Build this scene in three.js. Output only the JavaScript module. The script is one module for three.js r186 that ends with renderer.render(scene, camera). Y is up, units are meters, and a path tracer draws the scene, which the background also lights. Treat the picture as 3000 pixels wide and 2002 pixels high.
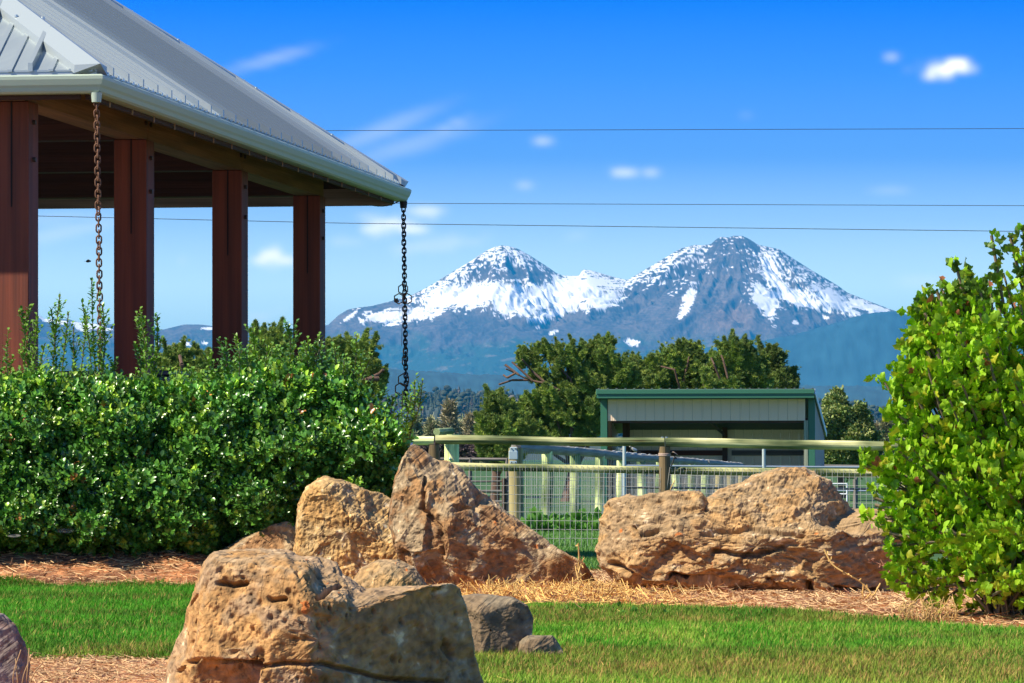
import * as THREE from 'three';
import { mergeGeometries } from 'three/addons/utils/BufferGeometryUtils.js';
import { RoundedBoxGeometry } from 'three/addons/geometries/RoundedBoxGeometry.js';
import { ImprovedNoise } from 'three/addons/math/ImprovedNoise.js';

// ------------------------------------------------------------------ camera, sky, sun, exposure
const F = 12000, HY = 1345, CH = 0.73;              // focal length and horizon row, in pixels of the 3000 px wide photograph; eye height in metres
const scene = new THREE.Scene();
const camera = new THREE.PerspectiveCamera(2 * Math.atan(1001 / F) * 180 / Math.PI, 3000 / 2002, 0.5, 90000);
camera.position.set(0, CH, 0);
camera.setViewOffset(3000, 2002, 0, 1001 - HY, 3000, 2002);
camera.updateProjectionMatrix();
const renderer = new THREE.WebGLRenderer({ antialias: true });
renderer.toneMapping = THREE.LinearToneMapping;
renderer.toneMappingExposure = 1.75;
renderer.shadowMap.enabled = true;

const SUN = new THREE.Vector3(-0.63, 0.76, 0.26).normalize();
const sun = new THREE.DirectionalLight(new THREE.Color(1, 0.91, 0.74), 5);
sun.position.copy(SUN).multiplyScalar(80).add(new THREE.Vector3(0, 0, -30));
sun.target.position.set(0, 0, -30);
sun.castShadow = true;
sun.shadow.mapSize.set(4096, 4096);
Object.assign(sun.shadow.camera, { left: -30, right: 30, top: 40, bottom: -40, near: 1, far: 250 });
scene.add(sun, sun.target);
scene.fog = new THREE.FogExp2(new THREE.Color(0.01, 0.47, 1.0), 2.15e-5);

// ------------------------------------------------------------------ helpers
const rng = (s) => () => { s = (s + 0x6d2b79f5) | 0; let t = Math.imul(s ^ (s >>> 15), 1 | s); t = (t + Math.imul(t ^ (t >>> 7), 61 | t)) ^ t; return ((t ^ (t >>> 14)) >>> 0) / 4294967296; };
const perlin = new ImprovedNoise();
const N3 = (x, y, z) => perlin.noise(x + 113.7, y + 57.3, z + 91.1);
const fbm = (x, y, z, o = 4) => { let s = 0, a = 0.5; for (let i = 0; i < o; i++) { s += a * N3(x, y, z); x = x * 2.03 + 7.1; y = y * 2.03 + 3.7; z = z * 2.03 + 1.3; a *= 0.5; } return s; };
const ridged = (x, y, z, o = 4) => { let s = 0, a = 0.5; for (let i = 0; i < o; i++) { s += a * (1 - 2 * Math.abs(N3(x, y, z))); x = x * 2.1 + 7.1; y = y * 2.1 + 3.7; z = z * 2.1 + 1.3; a *= 0.5; } return s; };
const clamp = (x, a = 0, b = 1) => Math.min(b, Math.max(a, x));
const sstep = (a, b, x) => { const t = clamp((x - a) / (b - a)); return t * t * (3 - 2 * t); };
const lerp = (a, b, t) => a + (b - a) * t;
const pw = (pts, x) => { if (x <= pts[0][0]) return pts[0][1]; for (let i = 1; i < pts.length; i++) if (x <= pts[i][0]) return lerp(pts[i - 1][1], pts[i][1], (x - pts[i - 1][0]) / (pts[i][0] - pts[i - 1][0])); return pts[pts.length - 1][1]; };
const hash3 = (i, j, k) => { let h = Math.imul(i, 374761393) ^ Math.imul(j, 668265263) ^ Math.imul(k, 2147483647 - 1013904223); h = Math.imul(h ^ (h >>> 13), 1274126177); h ^= h >>> 16; return (h >>> 0) / 4294967296; };
const V = (x, y, z) => new THREE.Vector3(x, y, z);
const P = (px, py, d) => V((px - 1500) / F * d, CH + (HY - py) / F * d, -d);     // where a point seen at px, py stands when it is d metres ahead
const C = (r, g, b) => new THREE.Color().setRGB(r, g, b);
const mat = (rgb, roughness = 0.85, more = {}) => new THREE.MeshStandardMaterial({ color: C(...rgb), roughness, ...more });
const phys = (rgb, roughness, more = {}) => new THREE.MeshPhysicalMaterial({ color: C(...rgb), roughness, ...more });
const used = new Map();
const numbered = (n) => { const k = used.get(n) ?? 0; used.set(n, k + 1); return k ? n + '_' + String(k).padStart(3, '0') : n; };
function thing(name, label, category, [x, y, z] = [0, 0, 0], group, turn = 0) {
  const o = new THREE.Group(); o.name = numbered(name); o.position.set(x, y, z); o.rotation.y = turn;
  o.userData = { label, category }; if (group) o.userData.group = group;
  scene.add(o); return o;
}
function part(name, geo, m, parent, label) {
  const o = new THREE.Mesh(geo, m); o.name = parent ? name : numbered(name); o.castShadow = o.receiveShadow = true;
  if (label) o.userData.label = label;
  (parent ?? scene).add(o); return o;
}
function solo(name, geo, m, label, category, group) { const o = part(name, geo, m); o.userData = { label, category }; if (group) o.userData.group = group; return o; }
function struct(name, geo, m, label) { const o = part(name, geo, m); o.userData = { kind: 'structure' }; if (label) o.userData.label = label; return o; }
function many(name, geo, m, mats, cols, parent, label) {
  const o = new THREE.InstancedMesh(geo, m, mats.length); o.name = parent ? name : numbered(name);
  mats.forEach((q, i) => { o.setMatrixAt(i, q); if (cols) o.setColorAt(i, cols[i]); });
  o.castShadow = o.receiveShadow = true; o.userData = { kind: 'stuff' }; if (label) o.userData.label = label;
  (parent ?? scene).add(o); return o;
}
const merge = (list) => mergeGeometries(list.map((g) => { const h = g.index ? g.toNonIndexed() : g; for (const k of Object.keys(h.attributes)) if (!['position', 'normal', 'uv'].includes(k)) h.deleteAttribute(k); return h; }));
// uv in metres from the dominant side of each triangle, the second coordinate along the longest axis (the grain)
function uvBox(g, grain) {
  g = g.index ? g.toNonIndexed() : g; g.computeBoundingBox();
  const s = g.boundingBox.getSize(V(0, 0, 0)).toArray(), long = grain ?? s.indexOf(Math.max(...s)), p = g.attributes.position, uv = new Float32Array(p.count * 2), a = V(), b = V(), c = V(), n = V();
  for (let i = 0; i < p.count; i += 3) {
    a.fromBufferAttribute(p, i); b.fromBufferAttribute(p, i + 1); c.fromBufferAttribute(p, i + 2);
    n.subVectors(b, a).cross(V().subVectors(c, a)); const q = [Math.abs(n.x), Math.abs(n.y), Math.abs(n.z)], k = q.indexOf(Math.max(...q)), rest = [0, 1, 2].filter((j) => j !== k);
    const [uA, vA] = rest[0] === long ? [rest[1], rest[0]] : [rest[0], rest[1]];
    [a, b, c].forEach((v, j) => { const w = v.toArray(); uv[(i + j) * 2] = w[uA] + k * 0.37; uv[(i + j) * 2 + 1] = w[vA]; });
  }
  g.setAttribute('uv', new THREE.BufferAttribute(uv, 2)); return g;
}
const bx = (w, h, d, x = 0, y = 0, z = 0, r = 0.006) => uvBox((r > 0 ? new RoundedBoxGeometry(w, h, d, 1, Math.min(r, w / 3, h / 3, d / 3)) : new THREE.BoxGeometry(w, h, d)).translate(x, y, z));
const tubePts = (pts, r, seg = 6, n = 0, closed = false) => new THREE.TubeGeometry(new THREE.CatmullRomCurve3(pts, closed), n || pts.length * 6, r, seg, closed);
const rod = (a, b, r, seg = 8) => { const d = V().subVectors(b, a), g = new THREE.CylinderGeometry(r, r, d.length(), seg, 1); g.applyQuaternion(new THREE.Quaternion().setFromUnitVectors(V(0, 1, 0), d.clone().normalize())); return g.translate((a.x + b.x) / 2, (a.y + b.y) / 2, (a.z + b.z) / 2); };
// a round timber between two points, slightly crooked, with closed ends; uv in metres
function log(a, b, r0, r1, seed, seg = 18, rings = 16, wob = 0.12) {
  const ax = V().subVectors(b, a), L = ax.length(); ax.normalize();
  const s = Math.abs(ax.y) > 0.9 ? V(1, 0, 0) : V(0, 1, 0), e1 = V().crossVectors(ax, s).normalize(), e2 = V().crossVectors(ax, e1), pos = [], uv = [], idx = [];
  for (let i = 0; i <= rings; i++) {
    const t = i / rings, bend = wob * r0 * (N3(t * 2.2, seed * 3.1, 0.5)), bend2 = wob * r0 * (N3(t * 2.2, seed * 3.1, 9.5));
    for (let j = 0; j <= seg; j++) {
      const th = (j % seg) / seg * Math.PI * 2, r = lerp(r0, r1, t) * (1 + 0.05 * N3(Math.cos(th) * 1.2 + seed, Math.sin(th) * 1.2, t * L * 1.5) + 0.03 * N3(Math.cos(th) * 5, Math.sin(th) * 5 + seed, t * L * 2)), c = Math.cos(th) * r + bend, z = Math.sin(th) * r + bend2;
      pos.push(a.x + ax.x * t * L + e1.x * c + e2.x * z, a.y + ax.y * t * L + e1.y * c + e2.y * z, a.z + ax.z * t * L + e1.z * c + e2.z * z);
      uv.push(j / seg * Math.PI * 2 * r0 + seed * 0.31, t * L + seed * 0.77);
    }
  }
  const w = seg + 1;
  for (let i = 0; i < rings; i++) for (let j = 0; j < seg; j++) { const q = i * w + j; idx.push(q, q + w, q + 1, q + 1, q + w, q + w + 1); }
  for (const [ring, flip] of [[0, 1], [rings, 0]]) {
    const q = ring === 0 ? a : b, k = pos.length / 3; pos.push(q.x, q.y, q.z); uv.push(0, 0);
    for (let j = 0; j <= seg; j++) { const o = (ring * w + j) * 3; pos.push(pos[o], pos[o + 1], pos[o + 2]); uv.push(Math.cos(j) * 0.02, Math.sin(j) * 0.02); }
    for (let j = 0; j < seg; j++) flip ? idx.push(k, k + 1 + j, k + 2 + j) : idx.push(k, k + 2 + j, k + 1 + j);
  }
  const g = new THREE.BufferGeometry(); g.setAttribute('position', new THREE.Float32BufferAttribute(pos, 3)); g.setAttribute('uv', new THREE.Float32BufferAttribute(uv, 2)); g.setIndex(idx);
  g.computeVertexNormals();
  // winding may face inwards for some axes: make sure the first side face looks outwards
  const nA = g.attributes.normal, pA = g.attributes.position, m0 = V().fromBufferAttribute(pA, w * 2 + 1), n0 = V().fromBufferAttribute(nA, w * 2 + 1), out = m0.clone().sub(a); out.addScaledVector(ax, -out.dot(ax));
  if (n0.dot(out) < 0) { const id = g.index.array; for (let i = 0; i < id.length; i += 3) [id[i], id[i + 1]] = [id[i + 1], id[i]]; g.computeVertexNormals(); }
  return g;
}
function tex(size, fn, { srgb = true, repeat = 1, channels = 3 } = {}) {
  const d = new Uint8Array(size * size * 4);
  for (let y = 0; y < size; y++) for (let x = 0; x < size; x++) { const c = fn(x / size, y / size), o = (y * size + x) * 4; for (let k = 0; k < 3; k++) d[o + k] = clamp((Array.isArray(c) ? c[k] : c)) * 255; d[o + 3] = 255; }
  const t = new THREE.DataTexture(d, size, size); t.wrapS = t.wrapT = THREE.RepeatWrapping; t.magFilter = THREE.LinearFilter; t.minFilter = THREE.LinearMipmapLinearFilter; t.generateMipmaps = true;
  t.colorSpace = srgb ? THREE.SRGBColorSpace : THREE.NoColorSpace; t.repeat.set(repeat, repeat); t.needsUpdate = true; return t;
}
// noise that repeats over the unit square: f and g cells across and along
function tor(u, v, f, g, s, o = 4) {
  let q = 0, a = 0.5; f = Math.max(1, Math.round(f)); g = Math.max(1, Math.round(g));
  for (let i = 0; i < o; i++) {
    const x = u * f, y = v * g, ix = Math.floor(x), iy = Math.floor(y), fx = x - ix, fy = y - iy, w = (t) => t * t * t * (t * (t * 6 - 15) + 10);
    const gr = (cx, cy) => { const h = hash3(((ix + cx) % f + f) % f, ((iy + cy) % g + g) % g, s + i * 31) * 6.2832; return Math.cos(h) * (fx - cx) + Math.sin(h) * (fy - cy); };
    q += a * 1.4 * lerp(lerp(gr(0, 0), gr(1, 0), w(fx)), lerp(gr(0, 1), gr(1, 1), w(fx)), w(fy)); f *= 2; g *= 2; a *= 0.5;
  }
  return q;
}
// ------------------------------------------------------------------ the sky: clear air, bluer upwards, a few small clouds and thin wisps all round
{
  const W = 4096, H = 2048, data = new Float32Array(W * H * 4);
  // [elevation in degrees, r, g, b], linear radiance
  const ramp = [[-90, 0.2088, 0.261, 0.2958], [0, 0.5046, 0.5394, 0.5394], [1.6, 0.8004, 0.9744, 0.87], [2.4, 0.696, 0.8874, 0.8352], [3.3, 0.348, 0.522, 0.7482], [4.2, 0.1131, 0.2697, 0.6612], [5.4, 0.0435, 0.1827, 0.6612], [6.5, 0.0026, 0.1087, 0.6438], [12, 0.012, 0.115, 0.52], [30, 0.035, 0.11, 0.31], [90, 0.035, 0.085, 0.21]];
  const clouds = [[2728, 222, 34, 15, .8, -.2], [2765, 206, 52, 23, 1, -.15], [2806, 190, 40, 21, 1, -.1], [2843, 196, 30, 11, .6, .1], [2790, 214, 60, 14, .8, -.2], [2690, 197, 34, 14, .4, -.1], [2612, 170, 24, 13, .3, -.2], [765, 765, 42, 15, .9, .1], [798, 745, 40, 22, 1, 0], [836, 764, 42, 14, .9, .1], [800, 772, 60, 14, .8, .05], [1085, 680, 60, 12, .75, .05], [1135, 662, 60, 20, 1, 0], [1200, 670, 66, 18, .9, .05], [1262, 680, 52, 11, .55, .05], [1255, 625, 76, 20, .65, 0], [1085, 640, 60, 14, .25, 0],
    [1820, 503, 60, 15, .5, .12], [1910, 506, 50, 10, .35, .05], [1600, 418, 50, 14, .38, .2], [2180, 347, 44, 11, .28, .03], [1530, 542, 32, 11, .22, 0], [535, 773, 28, 13, .25, 0], [1270, 720, 140, 28, .22, -.08], [1000, 705, 70, 16, .2, .1], [760, 925, 60, 14, .3, -.1], [2600, 560, 80, 16, .12, 0], [2700, 830, 90, 24, .14, 0]];
  const wisps = [[800, 172, 140, 16, .20, -.27], [1100, 390, 190, 26, .17, -.40], [1200, 425, 200, 28, .15, -.3], [190, 680, 210, 18, .22, -.2], [1320, 368, 60, 12, .2, -.4], [150, 640, 170, 14, .15, -.1], [1690, 690, 40, 12, .1, -.3], [900, 480, 160, 20, .1, -.3]];
  for (let row = 0; row < H; row++) {
    const el = ((row + 0.5) / H - 0.5) * 180, e = el * Math.PI / 180;
    const base = [1, 2, 3].map((k) => pw(ramp.map((q) => [q[0], q[k]]), el));
    for (let col = 0; col < W; col++) {
      const az = ((col + 0.5) / W - 0.5) * 2 * Math.PI, o = (row * W + col) * 4;
      let a = 0;
      const da = az + Math.PI / 2;                                       // angle from straight ahead
      const px = 1500 + Math.tan(clamp(da, -1.2, 1.2)) * F, py = HY - Math.tan(e) * F / Math.max(0.3, Math.cos(da));
      if (el > 0 && el < 8 && px > -400 && px < 3400) {
        for (const [cx, cy, rx, ry, s, tilt] of clouds) {
          const dx = (px - cx), dy = (py - cy) - tilt * dx, q = Math.hypot(dx / rx, dy / ry * (dy > 0 ? 1.25 : 1));
          if (q < 1.7) a = Math.max(a, s * sstep(1.2, 0.2, q + 1.2 * fbm(px / 75, py / 30, cx, 5)));
        }
        for (const [cx, cy, rx, ry, s, tilt] of wisps) {
          const dx = (px - cx), dy = (py - cy) - tilt * dx, q = Math.hypot(dx / rx, dy / ry);
          if (q < 2) a = Math.max(a, s * sstep(1.6, 0, q + 0.5 * fbm(px / 260, py / 30, cx, 3)));
        }
      } else if (el > 0 && (col & 3) === 0) {
        const x = Math.cos(az) * Math.cos(e), z = Math.sin(az) * Math.cos(e), k = 1 / (Math.sin(e) + 0.12);
        a = 0.3 * sstep(0.15, 0.6, fbm(x * k * 1.1, z * k * 1.1, 3.3, 4) + 0.25 * fbm(x * k * 5, z * k * 5, 8.1, 2)) * sstep(1, 9, el);
      } else if (el > 0) a = data[o - 1];
      const w = [1.3, 1.2, 1.1];
      for (let c = 0; c < 3; c++) data[o + c] = lerp(base[c], w[c], a);
      data[o + 3] = a;
    }
  }
  for (let i = 3; i < data.length; i += 4) data[i] = 1;
  const t = new THREE.DataTexture(data, W, H, THREE.RGBAFormat, THREE.FloatType);
  t.mapping = THREE.EquirectangularReflectionMapping; t.magFilter = t.minFilter = THREE.LinearFilter; t.colorSpace = THREE.NoColorSpace; t.needsUpdate = true;
  scene.background = t; scene.environment = t;
}
// ------------------------------------------------------------------ ground and far terrain
// height of the ground at x, d metres ahead: a small raised bed under the hedge, then a gentle fall towards the pasture
const bedEdge = (x) => pw([[-4, 22.9], [-1.7, 22.7], [-0.9, 21.8], [-0.1, 20.1], [0.8, 19.8], [1.3, 19.2], [1.7, 18.1], [2.1, 17.2], [2.6, 17.1], [5, 17.0]], x);
const groundY = (x, d) => {
  let y = 0.19 * sstep(22.5, 23.6, d) * sstep(-0.1, -1.0, x) + 0.03 * sstep(0, 1.2, d - bedEdge(x));
  y = lerp(y, -0.17, sstep(26, 32, d));
  y += -0.33 * sstep(54, 95, d) - 0.2 * sstep(95, 125, d);
  return y + 0.012 * N3(x * 0.8, d * 0.8, 0) * sstep(60, 30, d);
};
function sheet(nx, nd, xs, ds, h, color) {          // a grid of nx by nd points; xs(u, d) gives x, ds(v) gives d
  const pos = [], uv = [], col = [], idx = [];
  for (let j = 0; j <= nd; j++) for (let i = 0; i <= nx; i++) {
    const d = ds(j / nd), x = xs(i / nx, d), y = h(x, d); pos.push(x, y, -d); uv.push(x, d);
    if (color) col.push(...color(x, d, y));
  }
  const w = nx + 1;
  for (let j = 0; j < nd; j++) for (let i = 0; i < nx; i++) { const q = j * w + i; idx.push(q, q + 1, q + w, q + 1, q + w + 1, q + w); }
  const g = new THREE.BufferGeometry(); g.setAttribute('position', new THREE.Float32BufferAttribute(pos, 3)); g.setAttribute('uv', new THREE.Float32BufferAttribute(uv, 2));
  if (color) g.setAttribute('color', new THREE.Float32BufferAttribute(col, 3));
  g.setIndex(idx); g.computeVertexNormals(); return g;
}
const soilMap = tex(512, (u, v) => { const a = tor(u, v, 3, 3, 1, 5), b = tor(u, v, 14, 14, 9, 3); return [0.56 + a * 0.5 + b * 0.35, 0.42 + a * 0.42 + b * 0.3, 0.30 + a * 0.3 + b * 0.22]; });
const soilBump = tex(512, (u, v) => 0.5 + tor(u, v, 8, 8, 4, 4), { srgb: false });
const soil = new THREE.MeshStandardMaterial({ color: C(1.25, .98, .82), map: soilMap, bumpMap: soilBump, bumpScale: 0.02, roughness: 1 });
struct('ground', sheet(90, 120, (u, d) => lerp(-0.25, 0.25, u) * (d + 8), (v) => lerp(4, 29.5, v * v * 0.2 + v * 0.8), groundY), soil, 'bare soil with dry mulch round the boulders and under the shrubs');

const pastureMap = tex(512, (u, v) => { const a = tor(u, v, 2, 2, 3, 4), b = tor(u, v, 18, 18, 5, 3); return [0.26 + a * 0.25 + b * 0.25, 0.40 + a * 0.2 + b * 0.3, 0.16 + a * 0.1 + b * 0.15]; }); pastureMap.repeat.set(0.12, 0.12);
struct('pasture', sheet(60, 120, (u, d) => lerp(-0.6, 0.6, u) * (d + 20), (v) => 29.4 * Math.pow(80000 / 29.4, v * v * 0.5 + v * 0.5), (x, d) => groundY(x, d) - 0.004 - 30 * sstep(9000, 30000, d) + (d < 200 ? 0.03 * N3(x * 0.2, d * 0.2, 4) : 0)),
  new THREE.MeshStandardMaterial({ color: C(.55, .66, .42), map: pastureMap, roughness: 1 }), 'green pasture beyond the fences reaching to the far trees');

// two snowy volcanoes with their lower slopes, one stretch of terrain about 36 km away
const SK = [[-900, 965], [0, 930], [60, 922], [110, 920], [130, 934], [200, 936], [240, 946], [330, 950], [450, 955], [470, 968], [500, 960], [540, 951], [590, 951], [640, 958], [700, 965], [750, 960], [800, 965], [900, 962], [935, 956], [961, 952], [990, 925], [1019, 907], [1050, 901], [1088, 897], [1140, 884], [1180, 872], [1207, 864], [1240, 848], [1272, 830], [1333, 792], [1379, 765], [1425, 734], [1450, 723], [1471, 719], [1490, 721], [1517, 729], [1555, 750], [1601, 780], [1630, 800], [1647, 807], [1697, 808], [1704, 795], [1710, 789], [1731, 792], [1762, 801], [1792, 810], [1838, 820], [1869, 803], [1907, 780], [1946, 757], [1970, 742], [1999, 727], [2038, 717], [2060, 719], [2083, 715], [2100, 700], [2114, 694], [2135, 696], [2150, 691], [2175, 691], [2191, 698], [2221, 717], [2283, 730], [2329, 761], [2390, 799], [2451, 834], [2482, 857], [2558, 887], [2620, 910], [2681, 933], [2712, 945], [2800, 962], [3000, 975], [3900, 1000]];
{
  const DR = 36000, L = 9000, y0 = (py) => (HY - py) / F * DR;
  const peaks = [[1471, 36000, 0.8], [2160, 36000, 1.15]];
  // the crest, and the crest smoothed over wider and wider stretches: the slopes below it open out like cones
  const G0 = -560, GN = 4120, lev = [Float32Array.from({ length: GN }, (_, i) => y0(pw(SK, G0 + i)))];
  for (const r of [14, 40, 90, 180]) { const a = lev[lev.length - 1], b = new Float32Array(GN); for (let t = 0; t < 1; t++) { let s = 0, n = 0; const sum = new Float64Array(GN + 1); for (let i = 0; i < GN; i++) sum[i + 1] = sum[i] + a[i]; for (let i = 0; i < GN; i++) { const l = Math.max(0, i - r), h = Math.min(GN, i + r + 1); b[i] = (sum[h] - sum[l]) / (h - l); } } lev.push(b); }
  const spread = (px, v) => { const k = Math.min(3.999, Math.pow(v / 0.42, 0.55) * 4), i = Math.floor(k), x = clamp(px - G0, 0, GN - 1.001), c = Math.floor(x), f = x - c; const g = (a) => lerp(a[c], a[c + 1], f); return lerp(g(lev[i]), g(lev[i + 1]), k - i); };
  const height = (px, D) => {
    const v = (DR - D) / L, X = (px - 1500) / F * DR;
    if (v < 0) return spread(px, 0) * Math.max(0, 1 + v * 2.2) - 60;
    const prof = Math.pow(1 - Math.min(v, 1), 2.1), h = spread(px, v) * prof;
    let carve = 0;
    for (const [kx, kd, s] of peaks) {
      const dx = X - (kx - 1500) / F * DR, dd = kd - D + 500, r = Math.hypot(dx, dd), th = Math.atan2(dx, dd), w = Math.exp(-(r / 3600) * (r / 3600)), tw = th + 0.25 * fbm(X / 900, D / 900, kx, 3);
      carve += w * s * ((0.55 - ridged(tw * 3.4 + kx, r / 3500, kx * 0.01, 3)) * 190 + (0.6 - ridged(tw * 11 + kx, r / 1300, 2.7, 4)) * 70);
    }
    carve += (0.5 - ridged(X / 1300, D / 1500, 2.2, 5)) * 170 * sstep(0, 0.2, v) * (0.4 + prof) + (0.6 - ridged(X / 420, D / 520, 5.2, 4)) * 95 * (0.25 + prof) + (0.6 - ridged(X / 120 + .3 * N3(X / 300, D / 300, 1), D / 170, 8.2, 3)) * 34 * (0.2 + prof);
    return h - Math.max(-10, carve) * sstep(0, 0.05, v) - 40 * sstep(.3, 1, v);
  };
  const N = 1250, M = 330, ds = (v) => v < 0.9 ? lerp(DR - L * 0.98, DR, Math.pow(v / 0.9, 0.62)) : lerp(DR, DR + 4000, (v - 0.9) / 0.1);
  const hs = new Float32Array((N + 1) * (M + 1)), pxs = (u) => lerp(-500, 3500, u);
  for (let j = 0; j <= M; j++) for (let i = 0; i <= N; i++) hs[j * (N + 1) + i] = height(pxs(i / N), ds(j / M));
  const fields = [[1190, 925, 95, 20, 1.1, -.12], [1110, 930, 40, 14, 1, .1], [1390, 865, 150, 34, 1, -.12], [1560, 880, 110, 42, 1.3, -.1], [1690, 850, 110, 44, 1.5, -.05], [1620, 915, 60, 20, 1, -.4], [1760, 880, 70, 22, 1, -.3], [1022, 930, 20, 7, .9, -.6], [1060, 941, 10, 8, .8, .6], [1850, 1003, 19, 8, 1.6, 0], [1622, 973, 12, 6, 1.3, -.5], [2018, 880, 22, 34, 1.2, -1.2], [2331, 946, 8, 6, 1.2, 0], [2418, 931, 6, 4, 1, 0], [2240, 880, 45, 40, .7, .6], [2330, 870, 60, 26, .8, .35], [2440, 880, 60, 30, .8, .4], [2560, 905, 80, 16, 1.3, .35], [2260, 800, 26, 50, .9, .9], [1575, 960, 8, 4, 1, 0], [270, 955, 50, 9, 1.1, .2], [240, 960, 24, 12, 1, .3], [310, 965, 20, 5, 1, 0], [620, 962, 30, 3, 1, 0], [780, 985, 50, 7, 1.1, -.15], [800, 970, 22, 3, 1, 0], [545, 1035, 11, 9, 1, .5], [480, 1010, 22, 3, 1, .35], [545, 1007, 12, 4, .9, .3], [600, 1006, 9, 3, .8, 0], [125, 930, 25, 9, 1.1, .4], [180, 945, 18, 6, 1, .2], [305, 992, 8, 7, 1, 0], [950, 1027, 8, 3, 1, 0]];
  const col = [], pos = [], idx = [], w = N + 1;
  for (let j = 0; j <= M; j++) for (let i = 0; i <= N; i++) {
    const px = pxs(i / N), D = ds(j / M), h = hs[j * w + i], x = (px - 1500) / F * D; pos.push(x, h, -D);
    const k = j * w + i, hl = hs[Math.max(0, i - 1) + j * w], hr = hs[Math.min(N, i + 1) + j * w], hf = hs[Math.max(0, j - 1) * w + i], hb = hs[Math.min(M, j + 1) * w + i];
    const sx = (hr - hl) / (2 * 4000 / N / F * D), sd = (hb - hf) / Math.max(1, ds(Math.min(M, j + 1) / M) - ds(Math.max(0, j - 1) / M)), py = HY - h / D * F;
    const pk = px < 1800 ? 1471 : 2160, an = Math.atan2(px - pk, 40 + (py - 690) * 1.2), streak = fbm(an * 13, (py - 690) / 90, pk, 4), strata = fbm(px / 38 + h / 260, h / 17, D / 1500, 5), ridge = 0.75 * strata + 0.75 * streak, fine = fbm(px / 9 - h / 90, h / 13, 3.3, 4), big = fbm(px / 70, h / 150, 1.3, 4);
    // fresh snow: all above a ragged line, thinner where it is steep, and where the ground bulges
    const curve = (hl + hr - 2 * h) * 0.05;
    let snow = sstep(915, 800, py + big * 130) * 0.86 + ridge * 1.7 + fine * 2.6 - 0.3 * sstep(0.4, 1.1, Math.hypot(sx, sd * 0.8)) - 0.2 * sstep(0, .5, -sx) + clamp(curve, -0.5, 0.5) * 0.5 - 0.22;
    const nr = Math.exp(-Math.pow((px - 2090) / 150, 2) - Math.pow((py - 860) / 90, 2)) + 0.75 * Math.exp(-Math.pow((px - 2150) / 60, 2) - Math.pow((py - 740) / 60, 2)) + 1.0 * Math.exp(-Math.pow((px - 1520) / 130, 2) - Math.pow((py - 812 - (px - 1520) * .02) / 24, 2)) + 0.8 * Math.exp(-Math.pow((px - 1760) / 50, 2) - Math.pow((py - 840) / 30, 2)) + .5 * Math.exp(-Math.pow((px - 1900) / 60, 2) - Math.pow((py - 880) / 40, 2));
    snow -= nr * 1.25;
    snow *= sstep(935, 865, py + big * 60);
    for (const [cx, cy, rx, ry, s, t] of fields) { const dx = px - cx, dy = py - cy - t * dx, q = Math.hypot(dx / rx, dy / ry); if (q < 2) snow = Math.max(snow, s * 1.5 * sstep(1.25, 0.55, q + 1.5 * ridge + 0.5 * fine)); }
    const sn = sstep(0.34, 0.42, snow - .35 * Math.max(0, -curve) - .10 * sstep(800, 700, py));
    // rock: grey lava above, brownish scree, then dark forest below the tree line
    const tree = sstep(975, 1035, py + big * 110 + ridge * 30), warm = clamp(0.5 + big * 1.2 + fine * 0.5), red = 0.7 * Math.exp(-Math.pow((px - 2140) / 70, 2) - Math.pow((py - 930) / 45, 2));
    let r = lerp(.05, .15, warm) + red * .10, g = lerp(.045, .115, warm) + red * .04, b = lerp(.05, .10, warm);
    const dk = 1 + (ridge * .9 + fine * .9) * (.65 + .35 * sstep(960, 880, py)); r *= dk; g *= dk; b *= dk;
    const meadow = sstep(.1, .3, fbm(px / 50 + py / 40, h / 40, 9.1, 5)) * .8; r = lerp(r, .03 + .12 * meadow, tree); g = lerp(g, .062 + .07 * meadow, tree); b = lerp(b, .05 + .05 * meadow, tree);
    col.push(lerp(r, .9, sn), lerp(g, .9, sn), lerp(b, .92, sn));
  }
  for (let j = 0; j < M; j++) for (let i = 0; i < N; i++) { const q = j * w + i; idx.push(q, q + 1, q + w, q + 1, q + w + 1, q + w); }
  const g = new THREE.BufferGeometry(); g.setAttribute('position', new THREE.Float32BufferAttribute(pos, 3)); g.setAttribute('color', new THREE.Float32BufferAttribute(col, 3)); g.setIndex(idx); g.computeVertexNormals();
  struct('mountain_range', g, new THREE.MeshStandardMaterial({ vertexColors: true, roughness: 1 }), 'two snow covered volcanic peaks with bare grey slopes under a blue haze');
}
// forested ridges in front of the mountains: crest [px, py] at D metres, `wide` metres from foot to crest
function ridge(name, label, crest, D, wide, jag, rgb, nx = 700, nd = 40) {
  const h = (px, d) => { const v = Math.abs(d - D) / wide, c = (HY - pw(crest, px)) / F * D; return c * Math.cos(Math.min(1, v) * Math.PI / 2) + (1 - v) * (jag * ridged(px / 14, d / 900, D, 4) + jag * 3 * fbm(px / 160, d / 4000, D, 3)) - 8; };
  const pos = [], col = [], idx = [], w = nx + 1;
  for (let j = 0; j <= nd; j++) for (let i = 0; i <= nx; i++) { const px = lerp(-700, 3700, i / nx), d = lerp(D - wide, D + wide * 0.4, j / nd), s = 1 + 0.9 * fbm(px / 30, d / (wide * 0.1), 7, 4); pos.push((px - 1500) / F * d, h(px, d), -d); col.push(rgb[0] * s, rgb[1] * s, rgb[2] * s); }
  for (let j = 0; j < nd; j++) for (let i = 0; i < nx; i++) { const q = j * w + i; idx.push(q, q + 1, q + w, q + 1, q + w + 1, q + w); }
  const g = new THREE.BufferGeometry(); g.setAttribute('position', new THREE.Float32BufferAttribute(pos, 3)); g.setAttribute('color', new THREE.Float32BufferAttribute(col, 3)); g.setIndex(idx); g.computeVertexNormals();
  struct(name, g, new THREE.MeshStandardMaterial({ vertexColors: true, roughness: 1 }), label);
  return h;
}
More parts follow.
